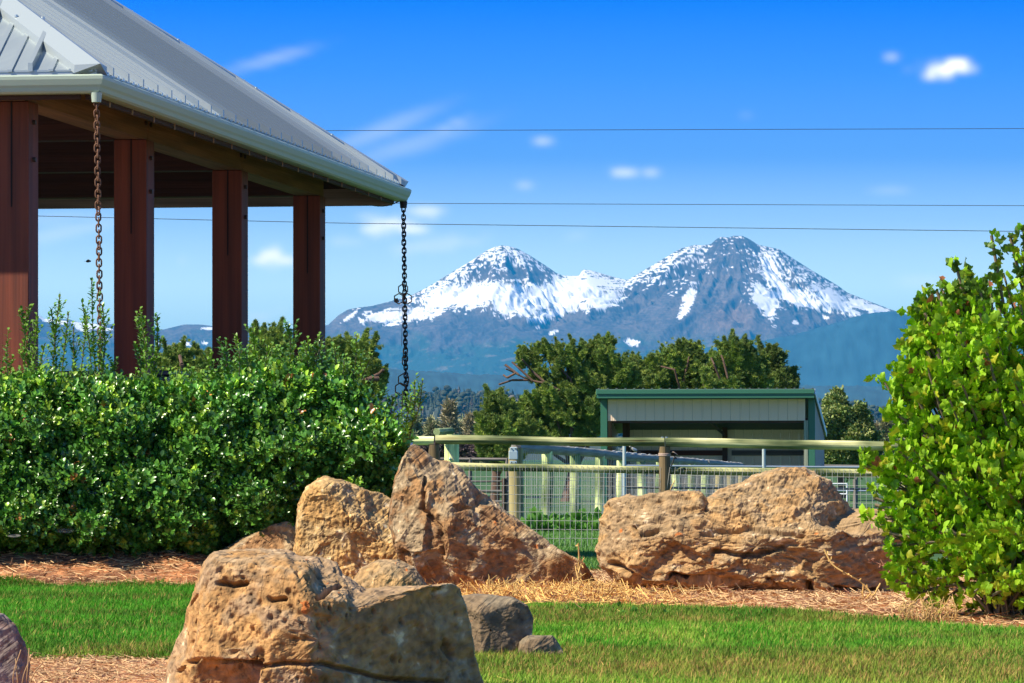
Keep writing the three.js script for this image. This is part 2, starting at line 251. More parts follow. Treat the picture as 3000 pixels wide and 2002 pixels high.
ridge('forested_foothill', 'dark blue forested foothill on the right below the higher peak', [[-700, 1120], [1000, 1120], [1700, 1110], [1950, 1095], [2080, 1035], [2150, 1003], [2260, 992], [2330, 983], [2420, 958], [2500, 935], [2560, 920], [2620, 914], [2680, 930], [2760, 960], [3000, 1020], [3700, 1100]], 27000, 4500, 14, [.02, .06, .08]);  // some haze blue is mixed into the forest colour
ridge('forested_hill', 'hazy blue forest ridge in front of the mountain foot', [[-700, 1075], [0, 1070], [400, 1068], [800, 1075], [1130, 1082], [1280, 1088], [1440, 1098], [1700, 1110], [2100, 1120], [2500, 1130], [3700, 1140]], 15000, 3000, 10, [.02, .06, .078]);  // forest colour tinted blue to deepen the haze
const nearCrest = [[-700, 1180], [0, 1175], [400, 1172], [700, 1180], [1120, 1190], [1200, 1182], [1260, 1172], [1330, 1170], [1430, 1175], [1600, 1190], [2100, 1200], [2380, 1192], [2500, 1205], [2580, 1215], [2680, 1235], [2800, 1245], [3700, 1250]];
const nearRidge = ridge('wooded_ridge', 'low wooded ridge behind the pasture', nearCrest, 8500, 3800, 4, [.045, .06, .035], 300, 30);
// ------------------------------------------------------------------ shared materials of wood and metal
const woodGrain = tex(512, (u, v) => { const a = tor(u, v, 8, 1, 2, 4), s = tor(u, v, 40, 1, 1, 2) * 0.06; return 0.8 + a * 0.45 + s; });
const woodBump = tex(512, (u, v) => 0.5 + tor(u, v, 40, 2, 1, 3) * 0.7, { srgb: false });
woodGrain.repeat.set(1.6, 0.5); woodBump.repeat.set(1.6, 0.5);
const wood = (rgb, rough = 0.75, bump = 0.004) => mat(rgb, rough, { map: woodGrain, bumpMap: woodBump, bumpScale: bump });
const M = {
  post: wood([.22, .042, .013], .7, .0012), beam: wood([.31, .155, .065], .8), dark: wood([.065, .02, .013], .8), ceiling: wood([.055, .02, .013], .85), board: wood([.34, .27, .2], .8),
  steel: mat([.10, .07, .06], .6, { metalness: .6 }), kerf: mat([.012, .008, .008], .9), rust: mat([.17, .085, .05], .75, { metalness: .45 }), blackChain: mat([.022, .02, .02], .6, { metalness: .4 }),
  hook: mat([.26, .17, .09], .7),
};
const brushed = tex(256, (u, v) => 0.7 + tor(u, v, 7, 2, 3, 4) * 0.5, { srgb: false }); brushed.repeat.set(1.2, .35);
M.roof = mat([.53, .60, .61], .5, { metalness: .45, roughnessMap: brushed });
M.roofFront = mat([.36, .41, .42], .5, { metalness: .45, roughnessMap: brushed });  // same metal, colour darkened to hold down the sunlit front
M.roofReflectBand = [[.44, .51, .53], [.365, .43, .455], [.30, .355, .385], [.25, .305, .335], [.22, .27, .30]].map((c) => mat(c, .5, { metalness: .45, roughnessMap: brushed }));  // darker tones that paint a reflection band across the roof metal
M.roofTrim = mat([.40, .455, .47], .5, { metalness: .45 });
M.gutter = mat([.37, .44, .36], .42);
M.drip = mat([.42, .47, .5], .45, { metalness: .4 });

// ------------------------------------------------------------------ the timber pavilion. Local x runs right across it, -z along it away from the eye
const PAV = { turn: -Math.atan2(.150, .9886), w: 9, l: 11.1, s: 0.66, eave: 3.18 };
const pavO = P(300, 272, 25.67); pavO.y = 0;
const pav = thing('timber_pavilion', 'open timber pavilion with thick red brown posts and a grey standing seam metal hip roof', 'pavilion', pavO.toArray(), undefined, PAV.turn);
const pavW = (x, y, z) => V(x, y, z).applyAxisAngle(V(0, 1, 0), PAV.turn).add(pavO);
{
  const { w, l, s, eave } = PAV, pz = [0.67, 3.85, 7.03, 10.21].map((a) => -a), PX = -0.63 - 0.12, LX = -w + 0.75, POST = 0.242, top = 3.03;
  for (const x of [PX, LX]) for (const z of pz) {
    const p = part('post', bx(POST, top, POST, x, top / 2, z, .008), M.post, pav);
    part('knife_plate', bx(0.009, .68, .006, x + .008, top - .34, z + POST / 2 + .001, 0), M.kerf, p);
    for (const y of [top - .13, top - .37]) { const b = new THREE.CylinderGeometry(.016, .016, .024, 10).rotateZ(Math.PI / 2).translate(x + POST / 2 + .01, y, z + .02); part('bolt', b, M.steel, p); }
  }
  part('bounce_slab', bx(w - .9, .24, l - .7, -w / 2, -.09, -l / 2, .02), mat([.42, .37, .31], .9), pav);  // unseen slab, added to bounce neutral light onto the roof underside
  // timbers along the two long sides, jointed over the posts, and across between the posts
  const ends = [-0.42, ...pz.slice(1, 3), -10.36];
  for (const x of [PX, LX]) for (let i = 0; i < 3; i++) {
    const a = ends[i] - .004, b = ends[i + 1] + .004, t = part('beam', bx(.2, .34, a - b, x, top + .172, (a + b) / 2, .006), M.beam, pav);
    for (const [z, dz] of [[a, -.07], [b, .07]]) if (i + (dz > 0) > 0 && i + (dz > 0) < 3) part('bolt', new THREE.CylinderGeometry(.017, .017, .02, 8).rotateZ(Math.PI / 2).translate(x + .107, top + .12, z + dz), M.steel, t);
  }
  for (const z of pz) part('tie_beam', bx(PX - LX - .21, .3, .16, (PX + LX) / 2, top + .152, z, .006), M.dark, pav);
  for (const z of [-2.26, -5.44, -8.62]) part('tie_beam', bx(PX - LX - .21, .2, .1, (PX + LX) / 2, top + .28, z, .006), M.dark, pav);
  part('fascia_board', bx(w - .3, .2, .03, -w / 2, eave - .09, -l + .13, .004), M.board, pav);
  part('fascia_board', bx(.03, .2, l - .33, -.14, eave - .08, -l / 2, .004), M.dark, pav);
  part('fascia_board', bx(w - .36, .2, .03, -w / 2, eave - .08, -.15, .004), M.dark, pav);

  // roof faces as strips between standing seams. A strip lies on the slope that rises inwards from the eave; k turns it to its side of the roof
  const R = w / 2, up = new THREE.Matrix4();
  const faces = [[l, (a, t, y) => [-.06 - t, y, -a]], [l, (a, t, y) => [-w + .06 + t, y, -a]], [w, (a, t, y) => [-a, y, -.06 - t]], [w, (a, t, y) => [-a, y, -l + .06 + t]]];
  const nY = 1 / Math.hypot(1, s), pitch = 0.4;
  const quadStrip = (pts, flip, at, thick) => {        // a thin sheet: polygon pts [a, t] on the slope
    const pos = [], idx = [], n = pts.length;
    for (const dy of [0, -thick]) for (const [a, t] of pts) pos.push(...at(a, t, eave + t * s + dy));
    for (let i = 1; i < n - 1; i++) { idx.push(0, i, i + 1); idx.push(n, n + i + 1, n + i); }
    for (let i = 0; i < n; i++) { const j = (i + 1) % n; idx.push(i, n + i, j, j, n + i, n + j); }
    let g = new THREE.BufferGeometry(); g.setAttribute('position', new THREE.Float32BufferAttribute(pos, 3)); g.setIndex(idx); g = g.toNonIndexed(); g.computeVertexNormals();
    const uv = new Float32Array(g.attributes.position.count * 2); for (let i = 0; i < uv.length / 2; i++) { uv[2 * i] = g.attributes.position.getX(i) + g.attributes.position.getZ(i); uv[2 * i + 1] = g.attributes.position.getY(i) * 2; }
    g.setAttribute('uv', new THREE.BufferAttribute(uv, 2)); return g;
  };
  faces.forEach(([len, at], k) => {
    const off = k === 2 ? 0.08 : 0.06, lim = (a) => Math.max(0, Math.min(a, len - a, R) - .06);
    for (let a0 = off - pitch; a0 < len; a0 += pitch) {
      const a = Math.max(a0, .06), b = Math.min(a0 + pitch, len - .06); if (b - a < .05) continue;
      const cuts = [a, b, ...[R, len - R].filter((q) => q > a + .01 && q < b - .01)].sort((x, y) => x - y), pts = [[a, 0], [b, 0], ...cuts.reverse().map((q) => [q, lim(q)])].filter((p, i, A) => i === 0 || Math.hypot(p[0] - A[i - 1][0], p[1] - A[i - 1][1]) > .004);
      if (Math.hypot(pts[0][0] - pts[pts.length - 1][0], pts[0][1] - pts[pts.length - 1][1]) < .004) pts.pop();
      if (pts.length < 3) continue;
      const bandTone = k === 0 ? clamp(1.5 - Math.abs(a - 5.9) / 2.3 + .5 * N3(a * 2.3, 1, 1)) : 0, rm = k >= 2 ? M.roofFront : bandTone > .1 ? M.roofReflectBand[Math.min(4, Math.floor(bandTone * 5))] : M.roof, panel = part('roof_panel', quadStrip(pts, 0, at, .012), rm, pav);      // a dark reflection band is painted into the middle sheets of the long side
      // two low stiffening ribs in the pan and one raised seam on its edge
      const rib = (q, wide, high) => { const T = lim(q); if (T < .08) return null; const g = new THREE.BufferGeometry(), o = -.015; const v = []; for (const [da, dy] of [[-wide / 2, .0], [-wide / 2, high], [wide / 2, high], [wide / 2, .0]]) for (const t of [o, T]) v.push(...at(q + da, t, eave + t * s + dy)); const id = [0, 1, 2, 2, 1, 3, 2, 3, 4, 4, 3, 5, 4, 5, 6, 6, 5, 7, 0, 2, 6, 2, 4, 6, 1, 7, 3, 3, 7, 5]; g.setAttribute('position', new THREE.Float32BufferAttribute(v, 3)); g.setIndex(id); const h = g.toNonIndexed(); h.computeVertexNormals(); h.setAttribute('uv', new THREE.Float32BufferAttribute(new Float32Array(h.attributes.position.count * 2), 2)); return h; };
      const low = [1 / 3, 2 / 3].map((q) => rib(lerp(a, b, q), .03, .014)).filter(Boolean);
      if (low.length) part('pan_rib', merge(low), rm, panel);
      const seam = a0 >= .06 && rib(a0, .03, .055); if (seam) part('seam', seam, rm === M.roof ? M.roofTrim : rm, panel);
    }
    // ceiling boards under each face
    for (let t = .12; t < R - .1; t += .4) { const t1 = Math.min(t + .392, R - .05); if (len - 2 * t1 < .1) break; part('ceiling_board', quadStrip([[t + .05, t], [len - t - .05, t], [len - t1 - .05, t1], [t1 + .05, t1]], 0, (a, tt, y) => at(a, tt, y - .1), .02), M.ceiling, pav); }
  });
  // caps over the hips and the ridge: a bent strip standing a little over the seams, with a folded edge
  const cap = (p, q, side) => {
    const pos = [], id = [], wide = .17, prof = [[-wide, .0], [-wide + .004, .052], [0, .058], [wide - .004, .052], [wide, .0]];
    // p, q: [x, z, t] on the hip; side gives the two plan directions in which the faces fall away, with their drop
    for (const r of [p, q]) for (const [o, dy] of prof) { const dirn = o < 0 ? side[0] : side[1], m = Math.abs(o); pos.push(r[0] + dirn[0] * m, eave + r[2] * s + dy - (dirn[2] ?? 0) * m * s, r[1] + dirn[1] * m); }
    const n = prof.length; for (let i = 0; i < n - 1; i++) id.push(i, i + 1, n + i, i + 1, n + i + 1, n + i);
    id.push(0, 2, 1, 0, 4, 2, 4, 3, 2);
    let g = new THREE.BufferGeometry(); g.setAttribute('position', new THREE.Float32BufferAttribute(pos, 3)); g.setIndex(id); g = g.toNonIndexed(); g.computeVertexNormals(); g.setAttribute('uv', new THREE.Float32BufferAttribute(new Float32Array(g.attributes.position.count * 2), 2)); return g;
  };
  const hips = [[[-.02, -.02, -.04], [-R, -R, R - .06], [[-1, 0, 0], [0, -1, 0]]], [[-.02, -l + .02, -.04], [-R, -l + R, R - .06], [[-1, 0, 0], [0, 1, 0]]], [[-w + .02, -.02, -.04], [-R, -R, R - .06], [[1, 0, 0], [0, -1, 0]]], [[-w + .02, -l + .02, -.04], [-R, -l + R, R - .06], [[1, 0, 0], [0, 1, 0]]]];
  for (const [p, q, d] of hips) {
    const c = part('hip_cap', cap(p, q, d), M.roofTrim, pav), n = Math.round((q[2] - p[2]) / .55);
    for (let i = 1; i < n; i++) for (const e of d) { const t = i / n, g = new THREE.CylinderGeometry(.012, .012, .016, 6).translate(lerp(p[0], q[0], t) + e[0] * .14, eave + lerp(p[2], q[2], t) * s + .058, lerp(p[1], q[1], t) + e[1] * .14); part('screw', g, M.roof, c); }
  }
  part('ridge_cap', cap([-R, -R, R - .06], [-R, -l + R, R - .06], [[-1, 0, 1], [1, 0, 1]]), M.roofTrim, pav);
  // gutters with a K profile, mitred at the corners: [out from the roof edge, up]
  const prof = [[-.125, .115], [-.125, 0], [-.045, 0], [-.03, .012], [-.022, .035], [-.012, .05], [0, .085], [.002, .105], [-.012, .115], [-.016, .104], [-.11, .02]];
  const gBase = 3.03, side = (p, q) => {
    const pos = [], uv = [], id = [], n = prof.length;
    for (const c of [p, q]) prof.forEach(([o, h], i) => { const v = c(o); pos.push(v[0], gBase + h, v[1]); uv.push(i * .05, c === p ? 0 : 9); });
    for (let i = 0; i < n; i++) { const j = (i + 1) % n; id.push(i, j, n + i, j, n + j, n + i); }
    let g = new THREE.BufferGeometry(); g.setAttribute('position', new THREE.Float32BufferAttribute(pos, 3)); g.setAttribute('uv', new THREE.Float32BufferAttribute(uv, 2)); g.setIndex(id); g = g.toNonIndexed(); g.computeVertexNormals(); return g;
  };
  const cn = [(o) => [o, o], (o) => [o, -l - o], (o) => [-w - o, -l - o], (o) => [-w - o, o]];
  for (let i = 0; i < 4; i++) part('gutter', side(cn[i], cn[(i + 1) % 4]), M.gutter, pav, i === 3 ? 'gutter of the sunlit front eave' : undefined);
  part('drip_edge', bx(.05, .05, l - .2, -.09, eave - .034, -l / 2, 0), M.drip, pav);
  part('drip_edge', bx(w - .34, .05, .05, -w / 2, eave - .034, -.09, 0), M.drip, pav);
  // little clips of a string of lights along the eave
  for (let i = 0; i < 17; i++) { const a = .62 + i * .6; part('light_clip', bx(.008, .04, .008, -.11, gBase - .022, -a, 0), M.hook, pav); }
  // outlets and rain chains at the two near corners
  part('outlet', new THREE.CylinderGeometry(.036, .03, .06, 12).translate(-.055, gBase - .028, -.06), M.gutter, pav);
  part('outlet', new THREE.CylinderGeometry(.036, .03, .06, 12).translate(-.06, gBase - .028, -l + .06), M.blackChain, pav);
  part('cable', tubePts([V(-.5, gBase + .03, -l + .1), V(-.35, gBase - .03, -l + .08), V(-.2, gBase - .035, -l + .08), V(-.1, gBase, -l + .07)], .006, 5), M.kerf, pav);
}
function rainChain(name, label, a, b, pitch, size, wire, m) {
  const t = thing(name, label, 'rain chain', [b.x, 0, b.z], 'rain chains hanging from the pavilion gutter');
  const pts = []; for (let i = 0; i < 24; i++) { const th = i / 24 * Math.PI * 2, c = Math.cos(th), s2 = Math.sin(th), h = size * .5 - size * .3; pts.push(V(c * size * .3, s2 * size * .3 + Math.sign(s2) * h, 0)); }
  const g = tubePts(pts, wire, 7, 40, true), n = Math.floor(a.distanceTo(b) / pitch), R = rng(5);
  for (let i = 0; i < n; i++) { const l = part('link', g, m, t), f = i / n; l.position.set(lerp(a.x, b.x, f) - b.x + (R() - .5) * .003, lerp(a.y, b.y, f) - pitch / 2, lerp(a.z, b.z, f) - b.z); l.rotation.y = (i % 2) * Math.PI / 2 + .35 + (R() - .5) * .5; l.rotation.z = (R() - .5) * .08; }
  return t;
}
{
  const a = pavW(-.055, 2.99, -.06), b = a.clone(); b.y = .9; b.x += .035;
  rainChain('rain_chain', 'rusty brown rain chain hanging from the near corner of the pavilion gutter', a, b, .036, .052, .0055, M.rust);
  const c = pavW(-.06, 2.98, -PAV.l + .06), e = c.clone(); e.y = .9; e.x += .03;
  rainChain('rain_chain', 'black rain chain hanging from the far corner of the gutter before the mountain', c, e, .037, .055, .0065, M.blackChain);
  // honeycomb ornaments hung beside the far chain
  const hexM = mat([.20, .10, .05], .65, { metalness: .5 }), d = -c.z;
  const hex = (px, py, r, turn = 0, squash = 1) => { const o = P(px, py, d), q = []; for (let i = 0; i < 6; i++) { const th = i / 6 * Math.PI * 2 + Math.PI / 2; q.push(V(Math.cos(th) * r * squash, Math.sin(th) * r, .03)); } const L = []; for (let i = 0; i < 6; i++) L.push(rod(q[i], q[(i + 1) % 6], .0055, 6)); const g = merge(L); g.rotateY(turn); return [g, o]; };
  const orn = (label, list) => { const o0 = P(list[0][0], list[0][1], d), t = thing('honeycomb_ornament', label, 'ornament', o0.toArray(), 'honeycomb ornaments on the far rain chain'); for (const [px, py, r, turn, sq] of list) { const [g, o] = hex(px, py, r, turn, sq); part('hexagon', g.translate(o.x - o0.x, o.y - o0.y, 0), hexM, t); } return [t, o0]; };
  const [o1, q1] = orn('rusty honeycomb of three hexagons with a bee on the far rain chain', [[1181, 848, .047], [1169, 876, .047], [1193, 876, .047]]);
  const bee = part('bee', merge([new THREE.SphereGeometry(.012, 10, 8).scale(1.5, 1, 1), new THREE.SphereGeometry(.008, 8, 6).translate(.02, .003, 0), new THREE.SphereGeometry(.012, 8, 6).scale(.7, 1.3, .15).translate(-.004, .014, .006), new THREE.SphereGeometry(.012, 8, 6).scale(.7, 1.3, .15).translate(.008, .015, -.006)]), hexM, o1); bee.position.copy(P(1161, 884, d).sub(q1)).setZ(.036);
  part('wire', rod(P(1179, 899, d).sub(q1).setZ(.03), P(1177, 1015, d).sub(q1).setZ(.03), .0022, 5), M.blackChain, o1);
  const [o2] = orn('thin dark hexagons seen edge on, in the middle of the far rain chain', [[1178, 1033, .05, 1.2], [1175, 1058, .05, 1.2]]);
  orn('lowest rusty pair of hexagons on the far rain chain above the hedge', [[1179, 1113, .055, .35], [1170, 1140, .055, .35]]);
}
// a dark cabinet between the two nearest posts and a pale barrel at the end of the hedge
{
  const o = pavW(-.95, 0, -5.2), t = thing('outdoor_cabinet', 'black flat topped cabinet behind the hedge between the two nearest posts', 'cabinet', o.toArray(), undefined, PAV.turn - .1), k = mat([.012, .014, .02], .5), k2 = mat([.035, .05, .07], .5), H = (HY - 1088) / F * -o.z + CH;
  part('body', bx(.9, H - .04, .5, -.25, (H - .04) / 2, 0, .012), k, t); part('lid', bx(.98, .038, .56, -.25, H - .019, 0, .012), k2, t);
  for (const x of [-.47, -.03]) { const dr = part('door', bx(.42, H - .2, .018, x, H / 2, .26, .006), k, t); part('handle', rod(V(x + (x < -.2 ? .16 : -.16), H - .4, .285), V(x + (x < -.2 ? .16 : -.16), H - .6, .285), .008), M.drip, dr); }
  const q = P(1160, 1260, 30), b = thing('barrel', 'pale white barrel half hidden behind the right end of the hedge', 'barrel', [q.x, 0, q.z]), wm = mat([.62, .63, .68], .6), hgt = (HY - 1205) / F * 30 + CH;
  const pr = []; for (let i = 0; i <= 20; i++) { const v = i / 20; pr.push(new THREE.Vector2(.1 + .035 * Math.sin(v * Math.PI) + (i % 5 === 2 ? .006 : 0), v * hgt)); } pr.push(new THREE.Vector2(.001, hgt + .01));
  part('body', new THREE.LatheGeometry(pr, 28), wm, b); part('cap', new THREE.CylinderGeometry(.03, .03, .03, 14).translate(.04, hgt + .012, 0), wm, b);
}
// ------------------------------------------------------------------ the loafing shed
{
  const d = 115, k = d / F, o = P(1750, HY, d); o.y = groundY(o.x, d);
  const t = thing('livestock_shelter', 'open fronted livestock shelter of tan ribbed metal with green trim', 'shelter', o.toArray(), undefined, PAV.turn);
  const up = (py) => (HY - py) * k + CH - o.y, W = 635 * k, DEP = 4.2, top = up(1142), back = top - 1.12, fz = -0.62;
  const green = mat([.035, .145, .085], .45), tan = mat([.88, .67, .49], .55), grey = mat([.50, .46, .42], .5), orange = wood([.42, .17, .05]), pale = wood([.46, .50, .36]), brown = wood([.12, .055, .03]), greyw = wood([.19, .17, .15]), galv = mat([.5, .55, .6], .4, { metalness: .6 });
  const slope = (z) => top - .05 + (z / DEP) * (top - back);   // z is negative backwards
  const sheetPanel = (x0, x1, y0, y1, z, m, p) => { const w = x1 - x0, c = (x0 + x1) / 2, g = [bx(w - .004, y1 - y0, .02, c, (y0 + y1) / 2, z, 0), bx(.03, y1 - y0 - .004, .026, x0 + .03, (y0 + y1) / 2, z + .02, .004), bx(.016, y1 - y0 - .004, .008, x0 + w * .45, (y0 + y1) / 2, z + .013, 0), bx(.016, y1 - y0 - .004, .008, x0 + w * .72, (y0 + y1) / 2, z + .013, 0)]; return part('siding_panel', merge(g), m, p); };
  const fy0 = up(1233), fy1 = up(1168);
  for (let x = .21; x < W - .32; x += .268) sheetPanel(x, Math.min(x + .266, W - .29), fy0, fy1, fz, tan, t);
  for (let x = .25; x < W - .3; x += .268) sheetPanel(x, Math.min(x + .266, W - .25), 0.1, up(1225), -DEP + .1, mat([.85, .73, .56], .6), t);
  for (let z = -DEP + .05; z < fz - .1; z += .3) { const z1 = Math.min(z + .297, fz - .06), h = slope((z + z1) / 2) - .04; for (const x of [.05, W - .05]) part('siding_panel', merge([bx(.02, h, z1 - z, x, h / 2, (z + z1) / 2, 0), bx(.03, h - .02, .03, x + (x > 1 ? .012 : -.012), h / 2, z + .03, .004)]), grey, t); }
  part('corner_trim', bx(.19, fy1, .1, .115, fy1 / 2, fz + .02, .008), green, t); part('corner_trim', bx(.19, fy1, .1, W - .105, fy1 / 2, fz + .02, .008), green, t);
  part('corner_trim', bx(.06, slope(-DEP) - .05, .06, W - .05, (slope(-DEP) - .05) / 2, -DEP + .03, .006), mat([.1, .1, .1], .6), t);
  part('post', bx(.1, fy0, .12, .27, fy0 / 2, fz - .07, .005), orange, t); part('post', bx(.11, fy0 + .01, .1, W - .265, fy0 / 2, fz + .035, .005), pale, t);
  part('post', bx(.14, up(1225), .14, W * .528, up(1225) / 2, -DEP + .3, .005), brown, t); part('post', bx(.2, up(1225), .14, .5, up(1225) / 2, -DEP + 1.6, .005), brown, t);
  const br = part('brace', rod(V(W * .5, fy0 - .02, fz - .3), V(W * .528, fy0 - .34, -DEP + .9), .05, 4), greyw, t);
  part('header', bx(W - .45, .13, .12, W / 2, fy0 + .0, fz - .12, .005), brown, t);
  part('girt', bx(W * .52 - .3, .15, .05, W * .26 + .22, up(1327), -DEP + .2, .004), wood([.15, .045, .022]), t); part('girt', bx(W * .47 - .35, .15, .05, W * .765, up(1327), -DEP + .2, .004), greyw, t);
  part('girt', bx(W - .5, .12, .05, W / 2, up(1237), -DEP + .2, .004), brown, t);
  // roof sheet falling to the back, with its ribs, and the folded green trim at the front
  const rs = [], ang = Math.atan2(top - back, DEP), len = Math.hypot(DEP + .25, (top - back) * (1 + .25 / DEP));
  const roofG = (w2, h2, x, dy) => bx(w2, h2, len, 0, 0, 0, 0).translate(x, 0, -len / 2).rotateX(-ang).translate(0, top + dy, .0);
  const roof = part('roof', roofG(W + .02, .025, W / 2, -.0), mat([.06, .10, .08], .5), t);
  for (let i = 0; i < 25; i++) part('roof_rib', roofG(.05, .03, .04 + i * (W - .08) / 24, .026), mat([.05, .08, .065], .5), roof);
  part('fascia_trim', merge([bx(W + .04, .11, .04, W / 2, top - .06, .03, .006), bx(W + .03, .13, .045, W / 2, top - .18, .005, .006), bx(W + .03, .012, .07, W / 2, top - .112, .03, 0)]), green, t);
  part('soffit', bx(W - .04, .02, .6, W / 2, top - .255, -.31, 0), mat([.03, .07, .05], .7), t);
  part('rake_trim', bx(.03, .16, len - .05, 0, 0, 0, .005).translate(W + .025, -.06, -len / 2).rotateX(-ang).translate(0, top, 0), galv, t); part('rake_trim', bx(.03, .16, len - .05, 0, 0, 0, .005).translate(-.025, -.06, -len / 2).rotateX(-ang).translate(0, top, 0), green, t);
}

// ------------------------------------------------------------------ round rail fences
const treated = tex(512, (u, v) => { const a = tor(u, v, 2, 1.5, 12, 4), s = tor(u, v, 30, 2, 1, 3) * .2, kn = Math.pow(Math.max(0, tor(u, v, 3, 3, 30, 2) - .22) * 3, 2); const ck = Math.pow(Math.max(0, tor(u, v, 16, 1, 5, 3) - .3), .5) * .5; return [.60 + a * .8 + s - ck - kn * .2 + 0, .62 + a * .7 + s - ck - kn * .35, .44 + a * .6 + s - ck - kn * .35]; }); treated.repeat.set(2.5, .8);
const FM = { rail: mat([.80, .80, .72], .85, { map: treated, bumpMap: woodBump, bumpScale: .004 }), mint: mat([1.15, 1.3, 1.1], .85, { map: treated, bumpMap: woodBump, bumpScale: .004 }), brown: wood([.26, .18, .085], .85), tan: wood([.55, .45, .2], .85), weathered: wood([.46, .44, .38], .95, .012), wire: mat([.55, .53, .48], .5, { metalness: .3 }), galv: mat([.38, .45, .52], .4, { metalness: .5 }), grey: wood([.22, .21, .19], .9), white: mat([.7, .72, .74], .5), twine: mat([.62, .46, .38], .9), black: mat([.012, .012, .014], .6), greyrail: wood([.26, .23, .2], .9) };
{
  const d = 40, k = d / F, gB = groundY(0, d), L = (px, py) => P(px, py, d), t = thing('rail_fence', 'round rail fence with welded wire mesh, running behind the boulders', 'fence', [L(1272, 0).x, gB, -d]);
  const q = (v) => v.sub(t.position);
  const railAt = (x0, y0, x1, y1, r0, r1, z, m, seed) => log(q(L(x0, y0)).add(V(0, 0, z)), q(L(x1, y1)).add(V(0, 0, z)), r0 * k, r1 * k, seed, 20, 26, .25);
  part('top_rail', railAt(1010, 1292, 1271, 1292, 12.5, 13, 0, FM.mint, 1), FM.mint, t); part('top_rail', railAt(1275, 1290, 1946, 1296, 13.5, 12.2, 0, FM.rail, 2), FM.rail, t); part('top_rail', railAt(1950, 1296, 2668, 1308, 13.5, 14, 0, FM.rail, 3), FM.rail, t); part('top_rail', railAt(2671, 1308, 3350, 1310, 13.5, 13, 0, FM.rail, 8), FM.rail, t);
  part('middle_rail', railAt(1010, 1364, 1262, 1364, 11.5, 11.5, -.02, FM.rail, 4), FM.rail, t); part('middle_rail', railAt(1290, 1367, 1938, 1378, 11.5, 10.5, -.02, FM.rail, 5), FM.rail, t); part('middle_rail', railAt(1956, 1380, 2645, 1388, 11.5, 12, -.02, FM.rail, 6), FM.rail, t); part('middle_rail', railAt(2660, 1388, 3350, 1390, 12, 12, -.02, FM.rail, 9), FM.rail, t);
  for (const [x, y, r, m, sd] of [[1272, 1303, 16, FM.brown, 11], [1947, 1309, 16.5, FM.brown, 12], [2655, 1321, 14, FM.rail, 13], [560, 1300, 16, FM.brown, 14]]) part('post', log(q(L(x, y)), q(L(x, HY)).setY(-.05), r * k, r * k * 1.04, sd, 20, 14, .2), m, t, x === 1947 ? 'brown post with pink twine wound round it' : undefined);
  // twine and a black strap on the middle post
  const tw = []; for (let i = 0; i < 40; i++) { const th = i / 13 * Math.PI * 2; tw.push(V(Math.cos(th) * 17.5 * k, (i / 40 - .5) * 9 * k, Math.sin(th) * 17.5 * k).add(q(L(1947, 1332)))); } tw.push(q(L(1972, 1325)).add(V(0, 0, .03)), q(L(1985, 1333)).add(V(0, 0, .02)));
  part('twine', tubePts(tw, 1.1 * k, 5, 200), FM.twine, t);
  part('strap', tubePts([q(L(1966, 1366)), q(L(1972, 1352)), q(L(1976, 1341)), q(L(1982, 1345)), q(L(1974, 1335))].map((v) => v.add(V(0, 0, .05))), 2.4 * k, 6), FM.black, t); part('strap', tubePts([q(L(1289, 1345)), q(L(1289, 1325)), q(L(1294, 1318))].map((v) => v.add(V(0, 0, .05))), 1.8 * k, 6), FM.black, t);
  for (const x of [1941, 1953]) part('bolt', new THREE.CylinderGeometry(.012, .012, .02, 8).translate(...q(L(x, 1283)).toArray()), FM.galv, t);
  for (const [x0, x1, s] of [[1015, 1935, 1], [1962, 2650, 2]]) {   // the mesh: wires every 16 px and 26 px, hooked over the rail, a little slack
    const W = [], R = rng(s * 77), sag = (x) => 1.5 * Math.sin((x - x0) / 160), z = .05, bot = CH - gB;
    for (let x = x0; x <= x1; x += 16.4) { const a = 2.5 * (R() - .5), pts = []; for (let i = 0; i <= 5; i++) { const py = lerp(lerp(1362, 1378, (x - 1300) / 1300), HY + bot / k, i / 5); pts.push(q(L(x + a * i / 3 + 1.6 * N3(x * .05, i * .9, 2) + (s === 2 ? (x - 2450) * .012 * i : 0), py)).add(V(0, 0, z + .01 * N3(x * .02, i * .8, 5)))); } for (let i = 0; i < 5; i++) W.push(rod(pts[i], pts[i + 1], .0022, 4)); const hk = q(L(x, lerp(1362, 1378, (x - 1300) / 1300))); W.push(rod(hk.clone().add(V(0, 0, z)), hk.clone().add(V(.02, -.012, z - .01)), .0024, 4)); W.push(rod(hk.clone().add(V(.02, -.012, z - .01)), hk.clone().add(V(.024, -.045, z - .012)), .0024, 4)); }
    for (let j = 0; j < 11; j++) { const y = 1392 + j * 25.6; for (let x = x0; x < x1 - 8; x += 16.4) W.push(rod(q(L(x, y + sag(x) + (x - x0) * .012 + 1.2 * N3(x * .03, j, 3))).add(V(0, 0, z)), q(L(x + 16.4, y + sag(x + 16.4) + (x + 16.4 - x0) * .012 + 1.2 * N3((x + 16.4) * .03, j, 3))).add(V(0, 0, z)), .0022, 4)); }
    const w = part('wire_mesh', merge(W), FM.wire, t); w.userData.kind = 'stuff';
  }
}
